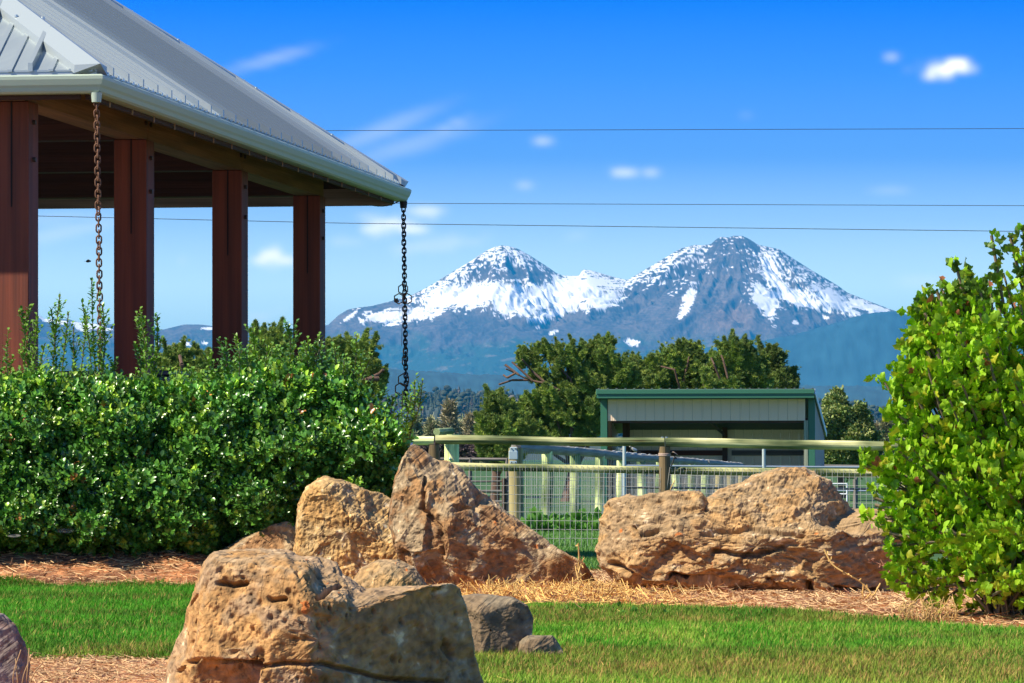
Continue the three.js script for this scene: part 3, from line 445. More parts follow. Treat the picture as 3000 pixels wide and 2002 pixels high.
// the fence that runs away from the first one, with its grey netted rail and close posts
{
  const n = 13, X0 = P(1512, 0, 54).x, D0 = 54, X1 = P(2172, 0, 95).x, D1 = 95, at = (i) => { const f = i / (n - 1); return [lerp(X0, X1, f), lerp(D0, D1, f)]; };
  const yTop = (i) => { const f = i / (n - 1), d = lerp(D0, D1, f); return CH + (HY - lerp(1309, 1366, Math.pow(f * D1 / d, .9))) / F * d; };
  const t = thing('paddock_fence', 'pale green post fence with grey netted top rail running away behind the first fence', 'fence', [X0, groundY(X0, D0), -D0]), o = t.position;
  for (let i = 0; i < n; i++) { const [x, d] = at(i), g = groundY(x, d) - o.y; part('post', log(V(x - o.x, yTop(i) - o.y - .02, o.z * -1 - d), V(x - o.x, g - .05, -o.z - d), i ? .078 : .095, i ? .082 : .098, i + 40, 14, 8, .3), i === 0 ? FM.tan : i > 9 ? FM.tan : FM.mint, t, i === 0 ? 'first and thickest post, with a grey latch box on it' : undefined); }
  const railPts = []; for (let i = 0; i < n; i++) { const [x, d] = at(i); railPts.push(V(x - o.x, yTop(i) - o.y, -o.z - d)); }
  for (let i = 0; i < n - 1; i += 3) part('top_rail', log(railPts[i], railPts[Math.min(n - 1, i + 3)], .072, .066, i + 60, 18, 40, .6), FM.weathered, t);
  // a twisted grey net wound along the rail
  const net = [], R = rng(4); for (let s = 0; s < 3; s++) { const pts = []; for (let j = 0; j <= 150; j++) { const f = j / 150 * (n - 1), i = Math.min(n - 2, Math.floor(f)), p = railPts[i].clone().lerp(railPts[i + 1], f - i), th = j * .45 + s * 2.1; pts.push(p.add(V(.014 * Math.cos(th), .05 + .014 * Math.sin(th) + .012 * (R() - .5), .045 + .014 * Math.cos(th) + .01 * (R() - .5)))); } net.push(tubePts(pts, .018, 5, 450)); }
  part('netting', merge(net), mat([.52, .52, .49], .95), t);
  const W = []; for (let i = 0; i < n - 1; i++) { const [xa, da] = at(i), [xb, db] = at(i + 1); for (let j = 0; j < 14; j++) { const f = j / 14 + .03, x = lerp(xa, xb, f), d = lerp(da, db, f), b = 1.2 * N3(j, i, 1) * .02; W.push(rod(V(x - o.x + .08, lerp(yTop(i), yTop(i + 1), f) - o.y - .05, -o.z - d + .05), V(x - o.x + .08 + b, groundY(x, d) - o.y, -o.z - d + .05), .0026, 4)); } for (let h = 0; h < 8; h++) { const f = h / 8; W.push(rod(V(xa - o.x + .08, lerp(groundY(xa, da), yTop(i) - .06, f) - o.y, -o.z - da + .05), V(xb - o.x + .08, lerp(groundY(xb, db), yTop(i + 1) - .06, f) - o.y, -o.z - db + .05), .0026, 4)); } }
  part('wire_mesh', merge(W), FM.wire, t).userData.kind = 'stuff';
  const b = P(1504, 1335, 53.85), bt = thing('latch_box', 'small pale grey box fixed on the first green post', 'box', b.toArray()), bm = mat([.40, .50, .54], .45), kk = 53.85 / F;
  part('case', bx(27 * kk, 27 * kk, .06, 0, 1 * kk, 0, .012), bm, bt); part('top_plate', bx(21 * kk, 10 * kk, .05, 0, 19 * kk, 0, .008), bm, bt); part('lower_plate', bx(21 * kk, 9 * kk, .045, 0, -20 * kk, 0, .008), bm, bt); for (const [x, y] of [[-5, 20], [6, 20], [-5, -21], [6, -21]]) part('bolt', new THREE.CylinderGeometry(1.6 * kk, 1.6 * kk, .02, 8).rotateX(Math.PI / 2).translate(x * kk, y * kk, .03), FM.black, bt);
}
// the corner post with a cut log across its top
{
  const d = 43, k = d / F, o = P(1324, 0, d), gy = groundY(o.x, d), t = thing('gate_post', 'thick pale green gate post with a short cut log lying across its top', 'post', [o.x, gy, -d]), q = (px, py) => P(px, py, d).sub(t.position);
  part('post', log(q(1324, 1273), V(0, -.05, 0), 21.5 * k, 22 * k, 31, 22, 12, .15), FM.mint, t);
  part('cross_log', log(q(1280, 1266).add(V(0, 0, .16)), q(1322, 1262).add(V(0, 0, -.3)), 10.5 * k, 10 * k, 33, 18, 8, .1), mat([.75, .9, .85], .85, { map: treated }), t, 'short cut log on the post top');
  part('brace_wire', rod(q(1304, 1305).add(V(0, 0, .09)), q(1330, 1348).add(V(0, 0, .09)), .004, 5), FM.wire, t); part('insulator', new THREE.SphereGeometry(4 * k, 10, 8).translate(...q(1319, 1345).add(V(0, 0, .09)).toArray()), FM.galv, t);
}
// steel pipe gate, white pipe frame, far rail fences and the grey board fence
{
  const d = 46, k = d / F, o = P(1826, 0, d), gy = groundY(o.x, d), t = thing('pipe_gate', 'long bluish steel pipe gate behind the first fence', 'gate', [o.x, gy, -d]), q = (px, py) => P(px, py, d).sub(t.position);
  part('top_pipe', rod(q(1828, 1365), q(2700, 1371), 3.2 * k, 10), FM.galv, t); part('lower_pipe', rod(q(1836, 1429), q(2700, 1434), 3.4 * k, 10), mat([.05, .07, .09], .45, { metalness: .5 }), t); part('bottom_pipe', rod(q(1836, 1520), q(2700, 1524), 3.2 * k, 10), FM.galv, t);
  for (const [x, y] of [[1829, 1300], [2238, 1316], [2690, 1330]]) part('upright', rod(q(x, y), V(q(x, y).x, 0, 0), 5 * k, 12), mat([.52, .58, .55], .5, { metalness: .2 }), t);
  part('end_pipe', tubePts([q(1828, 1368), q(1826, 1372), q(1825, 1440), q(1825, 1516), q(1830, 1521)], 3 * k, 8), FM.galv, t);
}
{
  const d = 62, k = d / F, o = P(2440, 0, d), gy = groundY(o.x, d), t = thing('white_gate', 'small white pipe gate behind the wire mesh right of the widest boulder', 'gate', [o.x, gy, -d]), q = (px, py) => P(px, py, d).sub(t.position);
  for (const y of [1418, 1448, 1480]) part('crossbar', rod(q(2380, y), q(2482, y), 2.2 * k, 8), FM.white, t); part('upright', rod(q(2482, 1416), q(2482, 1530), 2.4 * k, 8), FM.white, t); part('upright', rod(q(2380, 1416), q(2380, 1530), 2.4 * k, 8), FM.white, t);
}
function farRails(label, d, rails, posts, mRail, mPost) {
  const k = d / F, o = P(rails[0][0], 0, d), gy = groundY(o.x, d), t = thing('far_fence', label, 'fence', [o.x, gy, -d], 'rail fences across the pasture'), q = (px, py) => P(px, py, d).sub(t.position);
  rails.forEach(([x0, y0, x1, y1, r], i) => part('rail', log(q(x0, y0), q(x1, y1), r * k, r * k, i + d, 10, 8, .3), mRail, t));
  posts.forEach(([x, y, r], i) => part('post', log(q(x, y), V(q(x, y).x, -.05, 0), r * k, r * k, i + d + 9, 10, 4, .2), mPost, t));
}
farRails('dark weathered rail fence in front of the purple brush', 96, [[1200, 1345, 1490, 1347, 5]], [[1378, 1343, 6], [1250, 1343, 6], [1486, 1343, 6]], FM.greyrail, FM.greyrail);
farRails('pale thin rail fence across the green pasture left of the first green post', 76, [[1340, 1411, 1520, 1410, 3], [1340, 1440, 1520, 1440, 4.5], [1340, 1470, 1520, 1470, 4]], [[1478, 1402, 8], [1352, 1402, 7]], FM.grey, wood([.10, .055, .03]));
farRails('grey rail fence in the far pasture right of the shelter', 128, [[2384, 1367, 2760, 1370, 5], [2384, 1378, 2760, 1380, 2]], [[2400, 1366, 4], [2510, 1366, 4], [2620, 1366, 4]], FM.grey, FM.grey);
farRails('single rail fence beyond the wire mesh at the right', 84, [[2390, 1438, 2700, 1440, 4]], [[2506, 1405, 7], [2640, 1405, 7]], FM.galv, FM.greyrail);
{
  const d = 104, k = d / F, o = P(1866, 0, d), gy = groundY(o.x, d), t = thing('board_fence', 'low grey fence of upright weathered boards behind the green posts', 'fence', [o.x, gy, -d]), q = (px, py) => P(px, py, d).sub(t.position), R = rng(9);
  const gm = [[.22, .22, .21], [.17, .17, .16], [.26, .25, .24]].map((c) => wood(c, .9));
  for (let x = 1866; x < 2270; x += 13.5) { const a = q(x, 1394 + R() * 6), h = a.y + .4; part('board', bx(12.5 * k, h, .025, a.x, a.y - h / 2, R() * .02, .003), gm[Math.floor(R() * 3)], t); }
  part('rail', bx(404 * k, .07, .05, q(2068, 0).x, q(0, 1420).y, -.05, .004), gm[1], t);
}
// power lines, a bird in the air and one on the grey rail
[['upper power line crossing the sky over the mountains', 120, [[300, 386], [965, 383], [3300, 376]]], ['middle power line level with the far end of the pavilion eave', 125, [[300, 588], [1200, 596], [3300, 604]]], ['lowest power line, sloping down to the right above the peaks', 110, [[-200, 627], [150, 634], [1000, 654], [3300, 682]]]].forEach(([label, d, pts]) => {
  const g = []; for (let i = 0; i < 60; i++) { const x0 = lerp(pts[0][0], 3300, i / 60), x1 = lerp(pts[0][0], 3300, (i + 1) / 60); g.push(rod(P(x0, pw(pts, x0), d), P(x1, pw(pts, x1), d), .0085, 5)); }
  solo('power_line', merge(g), mat([.02, .02, .02], .7), label, 'power line', 'power lines');
});
function bird(label, p, size, fly, turn) {
  const t = thing('bird', label, 'bird', p.toArray(), undefined, turn), s = size, dk = mat([.06, .055, .05], .8), lt = mat([.42, .36, .32], .8), bl = mat([.16, .22, .32], .7);
  const body = []; for (let i = 0; i <= 14; i++) { const v = i / 14; body.push(new THREE.Vector2(.001 + s * .2 * Math.pow(Math.sin(Math.PI * Math.pow(v, .75)), .9), (v - .5) * s)); }
  part('body', new THREE.LatheGeometry(body, 14).rotateZ(-Math.PI / 2 + (fly ? 0 : .6)), fly ? dk : lt, t); part('head', new THREE.SphereGeometry(s * .15, 12, 10).translate(s * .42, fly ? .05 * s : s * .36, 0), fly ? dk : lt, t); part('beak', new THREE.ConeGeometry(s * .035, s * .14, 6).rotateZ(-Math.PI / 2).translate(s * .6, fly ? .05 * s : s * .35, 0), dk, t);
  part('tail', bx(s * .45, s * .03, s * .14, -s * .62, fly ? 0 : -s * .33, 0, 0), fly ? dk : bl, t);
  for (const q of [-1, 1]) part('wing', fly ? new THREE.SphereGeometry(s * .3, 10, 6).scale(.55, .08, 1.5).rotateX(q * .6).translate(0, s * .12, q * s * .42) : new THREE.SphereGeometry(s * .28, 10, 8).scale(1.25, .5, .25).rotateZ(.5).translate(-s * .12, 0, q * s * .17), fly ? dk : bl, t);
}
bird('small dark bird flying between the first chain and the second post', P(258, 766, 34), .045, true, .6);
bird('small blue grey bird perched on the netted rail', V(P(1857, 0, 74).x, 0, -74).setY(CH + (HY - 1317) / F * 74), .15, false, Math.PI);
// ------------------------------------------------------------------ boulders
const worley = (x, y, z, keep) => { const ix = Math.floor(x), iy = Math.floor(y), iz = Math.floor(z); let best = 9, who = 0; for (let a = -1; a <= 1; a++) for (let b = -1; b <= 1; b++) for (let c = -1; c <= 1; c++) { const i = ix + a, j = iy + b, k = iz + c, h = hash3(i, j, k); if (h > keep) continue; const dx = i + hash3(i + 57, j, k) - x, dy = j + hash3(i, j + 91, k) - y, dz = k + hash3(i, j, k + 23) - z, r = 0.3 + 0.7 * hash3(i + 7, j + 7, k), q = Math.hypot(dx, dy, dz) / r; if (q < best) { best = q; who = h; } } return best; };
// cells, each with a plane of its own tilt: gives the crisp broken faces of fractured stone
const cells = (x, y, z) => { const ix = Math.floor(x), iy = Math.floor(y), iz = Math.floor(z); let b1 = 9, b2 = 9, bi = 0, bj = 0, bk = 0, ox = 0, oy = 0, oz = 0; for (let a = -1; a <= 1; a++) for (let b = -1; b <= 1; b++) for (let c = -1; c <= 1; c++) { const i = ix + a, j = iy + b, k = iz + c, h = hash3(i, j, k), dx = i + h - x, dy = j + (h * 57.31 % 1) - y, dz = k + (h * 913.7 % 1) - z, q = dx * dx + dy * dy + dz * dz; if (q < b1) { b2 = b1; b1 = q; bi = i; bj = j; bk = k; ox = dx; oy = dy; oz = dz; } else if (q < b2) b2 = q; } const h1 = hash3(bi + 11, bj, bk) * 2 - 1, h2 = hash3(bi, bj + 13, bk) * 2 - 1, h3 = hash3(bi, bj, bk + 17) * 2 - 1; return (ox * h1 + oy * h2 + oz * h3 + 0.35 * h1 * h3) * Math.min(1, (Math.sqrt(b2) - Math.sqrt(b1)) * 9); };
const rockBump = tex(1024, (u, v) => 0.55 + tor(u, v, 12, 12, 3, 6) * 0.8 - 0.5 * Math.pow(Math.max(0, tor(u, v, 24, 24, 77, 2) - .12), .7), { srgb: false });
const rockMat = new THREE.MeshStandardMaterial({ vertexColors: true, roughness: 0.95, bumpMap: rockBump, bumpScale: 0.012 });
const segDist = (px, py, pts) => { let m = 1e9; for (let i = 0; i < pts.length - 1; i++) { const [ax, ay] = pts[i], [bx2, by] = pts[i + 1], t = clamp(((px - ax) * (bx2 - ax) + (py - ay) * (by - ay)) / ((bx2 - ax) ** 2 + (by - ay) ** 2)); m = Math.min(m, Math.hypot(px - ax - t * (bx2 - ax), py - ay - t * (by - ay))); } return m; };
/* A boulder: `poly` is its outline as seen from the front, `zf` and `zb` how far it bulges to the front and back, `facets` the broken faces that cut it:
   {n, at: [px, py, z]} a plane through a point of the front, with `in` an optional window of the outline in which it cuts. */
function rock(name, label, o, group) {
  const k = o.d / F, [cx, cy] = o.c, NT = o.nt ?? 380, NP = o.np ?? 200, e = o.e ?? 0.6, seed = o.seed;
  const R = (th) => { const dx = Math.cos(th), dy = -Math.sin(th); let best = 0; for (let i = 0; i < o.poly.length; i++) { const [ax, ay] = o.poly[i], [bx2, by] = o.poly[(i + 1) % o.poly.length], ex = bx2 - ax, ey = by - ay, det = dx * -ey + ex * dy; if (Math.abs(det) < 1e-9) continue; const s = ((ax - cx) * -ey + ex * (ay - cy)) / det, t = (dx * (ay - cy) - dy * (ax - cx)) / det; if (s > 0 && t >= -1e-6 && t <= 1 + 1e-6) best = Math.max(best, s); } return best * k; };
  const pos = new Float32Array((NT * (NP + 1)) * 3), idx = [];
  const facets = (o.facets ?? []).map((f) => { const n = V(...f.n).normalize(), a = V((f.at[0] - cx) * k, (cy - f.at[1]) * k, f.at[2]); return { n, off: n.dot(a), in: f.in, soft: f.soft ?? 0.02 }; });
  for (let i = 0; i < NT; i++) {
    const th = i / NT * Math.PI * 2, r = R(th);
    for (let j = 0; j <= NP; j++) {
      const ph = (j / NP - 0.5) * Math.PI, c = Math.pow(Math.cos(ph) + 1e-6, e), s = Math.sign(ph) * Math.pow(Math.abs(Math.sin(ph)), e * 1.25);
      const p = V(Math.cos(th) * r * c, Math.sin(th) * r * c, s > 0 ? s * o.zf : s * o.zb);
      for (const f of facets) {
        let w = 1; if (f.in) { const px = cx + p.x / k, py = cy - p.y / k, [x0, x1, y0, y1, s = 30] = f.in; w = sstep(x0 - s, x0 + s, px) * sstep(x1 + s, x1 - s, px) * sstep(y0 - s, y0 + s, py) * sstep(y1 + s, y1 - s, py); }
        const q = f.n.dot(p) - f.off + 0.03 * fbm(p.x * 3 + seed, p.y * 3, p.z * 3, 3), cut = q > 0 ? q - f.soft * (1 - Math.exp(-q / f.soft)) * 0.5 : 0; if (cut > 0) p.addScaledVector(f.n, -cut * w);
      }
      const q = (j * NT + i) * 3; pos[q] = p.x; pos[q + 1] = p.y; pos[q + 2] = p.z;
    }
  }
  for (let j = 0; j < NP; j++) for (let i = 0; i < NT; i++) { const a = j * NT + i, b = j * NT + (i + 1) % NT; idx.push(a, b, a + NT, b, b + NT, a + NT); }
  const g = new THREE.BufferGeometry(); g.setAttribute('position', new THREE.BufferAttribute(pos, 3)); g.setIndex(idx); g.computeVertexNormals();
  const nor = g.attributes.normal, col = new Float32Array(pos.length), uv = new Float32Array(pos.length / 3 * 2), A = o.amp ?? 1, pit = o.pit ?? 0, T = o.tone, gy = groundY(P(cx, 0, o.d).x, o.d), lift = CH + (HY - cy) * k - gy;
  for (let i = 0; i < pos.length / 3; i++) {
    const x = pos[3 * i], y = pos[3 * i + 1], z = pos[3 * i + 2], nx = nor.getX(i), ny = nor.getY(i), nz = nor.getZ(i), X = x + seed * 3.3, Y = y * (o.strata ?? 1), Z = z + seed;
    const wx = X + .05 * fbm(X * 4, Y * 4, Z * 4, 2), wy = Y + .05 * fbm(X * 4 + 9, Y * 4, Z * 4, 2);
    let d = A * (0.045 * fbm(X * 3, Y * 3, Z * 3, 3) + (0.3 + 0.7 * Math.max(0, nz)) * (0.034 * cells(wx * 4, wy * 4, Z * 4) + 0.013 * cells(wx * 11, wy * 11, Z * 11)) + 0.0055 * cells(X * 28, Y * 28, Z * 28) + 0.012 * ridged(X * 9, Y * 9, Z * 9, 3) + 0.005 * fbm(X * 60, Y * 60, Z * 60, 2)) - A * 0.012;
    let hole = 0;
    if (pit) { const patch = sstep(-0.15, 0.2, fbm(X * 2.2, y * 2.2, Z * 2.2, 2)); for (const [f, dp, kp] of [[40, .012, .40], [17, .022, .10], [80, .005, .5]]) { const q = worley(X * f, y * f * 0.85 + x * f * .2, Z * f, kp * (0.35 + 0.65 * patch)); const h = Math.pow(sstep(0.62, 0.2, q), 0.8); d -= pit * dp * h; hole = Math.max(hole, h * Math.min(1, dp / .012)); } }
    if (o.cracks && z > 0) for (const c of o.cracks) { const q = segDist(cx + x / k + 14 * fbm(X * 9, Y * 9, Z, 3), cy - y / k + 14 * fbm(X * 9 + 5, Y * 9, Z, 3), c.pts); const h = sstep(c.w, c.w * .2, q); d -= c.deep * h; hole = Math.max(hole, h * .5); }
    pos[3 * i] += nx * d; pos[3 * i + 1] += ny * d; pos[3 * i + 2] += nz * d;
    const a = fbm(X * 2.5, Y * 2.5, Z * 2.5, 4) + 0.5, b = fbm(X * 9 + 40, Y * 9, Z * 9, 4), c = fbm(X * 34 + 9, Y * 34, Z * 34, 3), dir = fbm(X * 4 + 80, y * 4, Z * 4, 3);
    // weathering: orange rind, brown iron stains, grey lichen and pale crust, with their own outlines; pits and cracks coloured darker
    const grey = clamp(sstep(0.02, 0.22, b * .8 + dir * .6 + (T.grey ?? 0) + 0.25 * Math.max(0, ny) * (T.top ?? 1))), stain = sstep(0.05, 0.3, dir + b * .6 + (T.stain ?? 0)), pale = sstep(0.26, 0.42, c * .7 + b * .6 + (T.pale ?? 0)) * .7;
    for (let q = 0; q < 3; q++) { let v = lerp(T.a[q], T.b[q], clamp(a)); v = lerp(v, T.iron[q], stain * .75); v = lerp(v, T.lichen[q], grey * .8); v = lerp(v, [.52, .42, .27][q], pale); v *= 1 + c * 1.1 + b * .7; v *= 1 - 0.35 * hole; col[3 * i + q] = clamp(v, .015, .75); }
    if (fbm(X * 12 + 300, Y * 12, Z * 12, 2) > .36 && c > .06) { col[3 * i] = .45; col[3 * i + 1] = .14; col[3 * i + 2] = .03; }
    uv[2 * i] = (x + z * .6) * 2.2; uv[2 * i + 1] = (y + z * .5) * 2.2;
  }
  for (let i = 1; i < pos.length; i += 3) pos[i] += lift;
  g.setAttribute('color', new THREE.BufferAttribute(col, 3)); g.setAttribute('uv', new THREE.BufferAttribute(uv, 2)); g.computeVertexNormals();
  const m = solo(name, g, rockMat, label, 'boulder', group); m.position.set(P(cx, 0, o.d).x, gy, -o.d); return m;
}
const TONE = {
  orange: { grey: .03, a: [.29, .155, .06], b: [.48, .265, .09], iron: [.28, .115, .045], lichen: [.31, .215, .12] },
  brown: { a: [.235, .118, .05], b: [.40, .215, .08], iron: [.19, .088, .048], lichen: [.31, .23, .13], grey: .0 },
  gold: { a: [.41, .22, .07], b: [.62, .37, .13], iron: [.30, .125, .04], lichen: [.42, .28, .12], pale: .05 },
  red: { grey: .05, a: [.31, .175, .075], b: [.49, .295, .115], iron: [.27, .14, .065], lichen: [.29, .20, .105], pale: .02 },
  dark: { a: [.15, .10, .055], b: [.24, .165, .09], iron: [.13, .08, .045], lichen: [.19, .15, .095], grey: .0 },
  purple: { a: [.20, .125, .10], b: [.28, .18, .14], iron: [.22, .11, .08], lichen: [.24, .19, .16] },
};
rock('boulder', 'largest pitted orange boulder in the foreground with a crack across its front', { d: 12.3, c: [960, 1860], seed: 1.3, nt: 620, np: 330, e: .55, zf: .36, zb: .3, pit: .9, amp: .6, tone: TONE.orange,
  poly: [[470, 2150], [486, 2010], [500, 1915], [535, 1835], [552, 1765], [585, 1690], [606, 1640], [628, 1618], [690, 1611], [770, 1606], [842, 1609], [868, 1626], [940, 1632], [985, 1648], [1002, 1682], [1036, 1704], [1070, 1728], [1150, 1722], [1240, 1720], [1322, 1708], [1348, 1722], [1374, 1780], [1386, 1850], [1396, 1930], [1412, 1985], [1432, 2060], [1440, 2150]],
  facets: [{ n: [-.34, .30, .9], at: [760, 1760, .30], soft: .01 }, { n: [.62, .05, .78], at: [1000, 1840, .29], soft: .01 }, { n: [.1, .85, .5], at: [1180, 1752, .16], in: [1030, 1400, 1500, 1790, 25] }, { n: [.82, .2, .5], at: [1375, 1830, .08], soft: .01 }, { n: [-.9, .1, .45], at: [520, 1930, .1], soft: .01 }, { n: [.25, .9, .35], at: [1000, 1668, .05], in: [930, 1100, 1560, 1760, 30] }, { n: [-.1, -.25, .95], at: [640, 1960, .26], in: [480, 770, 1930, 2200, 12], soft: .005 }],
  cracks: [{ pts: [[560, 1930], [640, 1922], [720, 1922], [790, 1940], [880, 1930], [960, 1928], [1060, 1960], [1160, 1985], [1300, 2000]], w: 9, deep: .03 }, { pts: [[660, 1700], [700, 1705], [735, 1700]], w: 10, deep: .035 }, { pts: [[812, 1746], [850, 1742]], w: 9, deep: .035 }, { pts: [[945, 1742], [1010, 1710]], w: 10, deep: .03 }, { pts: [[560, 1770], [585, 1740]], w: 6, deep: .02 }, { pts: [[535, 1965], [560, 1945]], w: 6, deep: .02 }] }, );
rock('boulder', 'smooth purplish boulder cut off by the lower left corner', { d: 12.6, c: [-90, 1960], seed: 2.9, nt: 320, np: 160, e: .8, zf: .22, zb: .2, pit: .25, amp: .4, tone: TONE.purple, poly: [[-330, 2120], [-310, 1950], [-240, 1850], [-120, 1792], [-40, 1786], [5, 1800], [40, 1834], [72, 1890], [90, 1950], [84, 2010], [60, 2120]], facets: [{ n: [.5, .4, .75], at: [20, 1900, .1] }] });
rock('boulder', 'tall pointed brown slab leaning up to a sharp tip before the fence', { d: 21.9, c: [1330, 1570], seed: 4.7, nt: 560, np: 280, e: .6, zf: .42, zb: .3, pit: .22, amp: 1, tone: TONE.brown,
  poly: [[1202, 1303], [1219, 1300], [1240, 1318], [1266, 1345], [1305, 1358], [1345, 1372], [1392, 1425], [1422, 1446], [1500, 1508], [1572, 1560], [1650, 1618], [1706, 1646], [1735, 1678], [1748, 1700], [1736, 1722], [1700, 1735], [1640, 1745], [1560, 1755], [1400, 1760], [1280, 1750], [1205, 1712], [1178, 1655], [1152, 1600], [1140, 1545], [1140, 1480], [1154, 1400], [1178, 1342]],
  facets: [{ n: [-.42, .30, .86], at: [1235, 1470, .27], soft: .008 }, { n: [.34, .16, .93], at: [1345, 1560, .32], soft: .008 }, { n: [.70, .40, .55], at: [1345, 1400, .12], in: [1310, 1450, 1340, 1480, 20], soft: .005 }, { n: [.42, .66, .6], at: [1560, 1600, .2], soft: .008 }, { n: [.75, -.05, .65], at: [1668, 1690, .19], soft: .006 }, { n: [-.1, -.45, .88], at: [1420, 1690, .33], soft: .01 }, { n: [.75, .1, .65], at: [1255, 1560, .32], in: [1225, 1300, 1440, 1720, 16], soft: .006 }],
  cracks: [{ pts: [[1250, 1400], [1240, 1480], [1290, 1540], [1300, 1620]], w: 8, deep: .03 }, { pts: [[1330, 1480], [1420, 1500], [1520, 1570]], w: 8, deep: .025 }] });
rock('boulder', 'golden boulder lit by the sun, between the hedge and the tall slab', { d: 22.8, c: [1015, 1560], seed: 6.1, nt: 420, np: 220, e: .6, zf: .34, zb: .3, pit: .35, amp: 1, tone: TONE.gold,
  poly: [[855, 1620], [862, 1555], [876, 1480], [900, 1430], [930, 1406], [960, 1404], [1000, 1412], [1060, 1434], [1118, 1444], [1150, 1465], [1190, 1520], [1200, 1650], [1180, 1740], [900, 1740], [862, 1690]],
  facets: [{ n: [-.30, .15, .94], at: [950, 1540, .26], soft: .008 }, { n: [.5, .62, .6], at: [1060, 1470, .14], soft: .006 }, { n: [.1, .1, .98], at: [1060, 1600, .25], soft: .01 }] });
rock('boulder', 'small round reddish boulder behind the largest one', { d: 20.6, c: [1145, 1720], seed: 7.7, nt: 300, np: 150, e: .85, zf: .2, zb: .2, pit: .4, amp: .5, tone: TONE.red, poly: [[1025, 1800], [1030, 1710], [1060, 1662], [1110, 1640], [1165, 1640], [1215, 1662], [1250, 1710], [1262, 1800]] });
rock('boulder', 'low brown boulder in the shade under the right end of the hedge', { d: 23.3, c: [770, 1600], seed: 8.3, nt: 260, np: 130, e: .7, zf: .3, zb: .2, amp: .6, tone: TONE.brown, poly: [[600, 1660], [650, 1610], [720, 1570], [800, 1535], [850, 1528], [900, 1560], [905, 1660]], facets: [{ n: [.1, .5, .85], at: [790, 1570, .18] }] });
rock('boulder', 'small dark boulder with a flat shaded face beside the largest one', { d: 14.9, c: [1455, 1840], seed: 9.9, nt: 320, np: 170, e: .26, zf: .17, zb: .15, amp: .28, tone: TONE.dark, poly: [[1335, 1960], [1340, 1750], [1388, 1740], [1440, 1743], [1505, 1752], [1546, 1776], [1562, 1812], [1558, 1880], [1552, 1960]], facets: [{ n: [.50, .08, .8], at: [1430, 1840, .14], soft: .004 }, { n: [-.55, .05, .8], at: [1398, 1840, .14], soft: .004 }, { n: [.1, .85, .5], at: [1450, 1758, .06] }] });
rock('boulder', 'smallest dark brown stone lying in the grass', { d: 14.8, c: [1590, 1915], seed: 11.2, nt: 220, np: 110, e: .6, zf: .1, zb: .1, amp: .4, tone: TONE.dark, poly: [[1510, 1950], [1520, 1880], [1545, 1862], [1620, 1864], [1640, 1890], [1668, 1940], [1660, 1955]], facets: [{ n: [.45, .35, .8], at: [1590, 1900, .06] }] });
rock('boulder', 'widest reddish boulder with two humps, beside the leafy shrub', { d: 21.6, c: [2200, 1590], seed: 13.7, nt: 640, np: 330, e: .55, zf: .5, zb: .45, pit: .3, amp: 1.15, strata: 1.6, tone: TONE.red,
  poly: [[1742, 1605], [1752, 1545], [1768, 1480], [1785, 1464], [1830, 1456], [1890, 1450], [1950, 1441], [2020, 1436], [2052, 1441], [2074, 1462], [2105, 1440], [2150, 1420], [2210, 1394], [2290, 1370], [2335, 1362], [2362, 1364], [2395, 1382], [2432, 1412], [2462, 1452], [2494, 1490], [2520, 1484], [2600, 1490], [2680, 1560], [2720, 1650], [2720, 1740], [2600, 1765], [2400, 1768], [2200, 1752], [2000, 1735], [1860, 1722], [1795, 1700], [1755, 1655]],
  facets: [{ n: [-.03, .72, .66], at: [2000, 1530, .40], soft: .012 }, { n: [-.10, .60, .76], at: [2260, 1500, .36], soft: .012 }, { n: [.80, .34, .5], at: [2412, 1490, .24], in: [2330, 2540, 1340, 1530, 22], soft: .006 }, { n: [.05, .85, .5], at: [2560, 1520, .3], in: [2470, 2760, 1400, 1600, 30] }, { n: [-.12, -.02, .99], at: [2150, 1620, .43], soft: .02 }, { n: [-.75, .2, .6], at: [1790, 1580, .2] }, { n: [-.05, -.55, .83], at: [2000, 1700, .42], in: [1800, 2260, 1660, 1800, 20] }, { n: [.35, -.2, .9], at: [2560, 1650, .36] }, { n: [.9, .2, .35], at: [2062, 1480, .2], in: [2030, 2100, 1420, 1520, 12] }],
  cracks: [{ pts: [[1960, 1690], [2060, 1700], [2170, 1705]], w: 22, deep: .10 }, { pts: [[1790, 1650], [1860, 1690]], w: 16, deep: .06 }, { pts: [[2355, 1710], [2362, 1740]], w: 13, deep: .08 }, { pts: [[2050, 1560], [2180, 1540], [2330, 1570]], w: 10, deep: .03 }, { pts: [[2080, 1610], [2200, 1625], [2280, 1600]], w: 12, deep: .05 }, { pts: [[1850, 1540], [1880, 1560], [1920, 1545]], w: 9, deep: .03 }, { pts: [[2440, 1720], [2560, 1735]], w: 16, deep: .07 }, { pts: [[2235, 1690], [2260, 1720]], w: 8, deep: .03 }] });
// ------------------------------------------------------------------ leaves
const Qr = new THREE.Quaternion(), Er = new THREE.Euler();
const xf = (p, e, s) => new THREE.Matrix4().compose(p, Qr.setFromEuler(Er.set(...e)), V(s, s, s));
const leafMat = (rgb, rough, trans = .3, more = {}) => phys(rgb, rough, { transmission: trans, thickness: 0, side: THREE.DoubleSide, ...more });
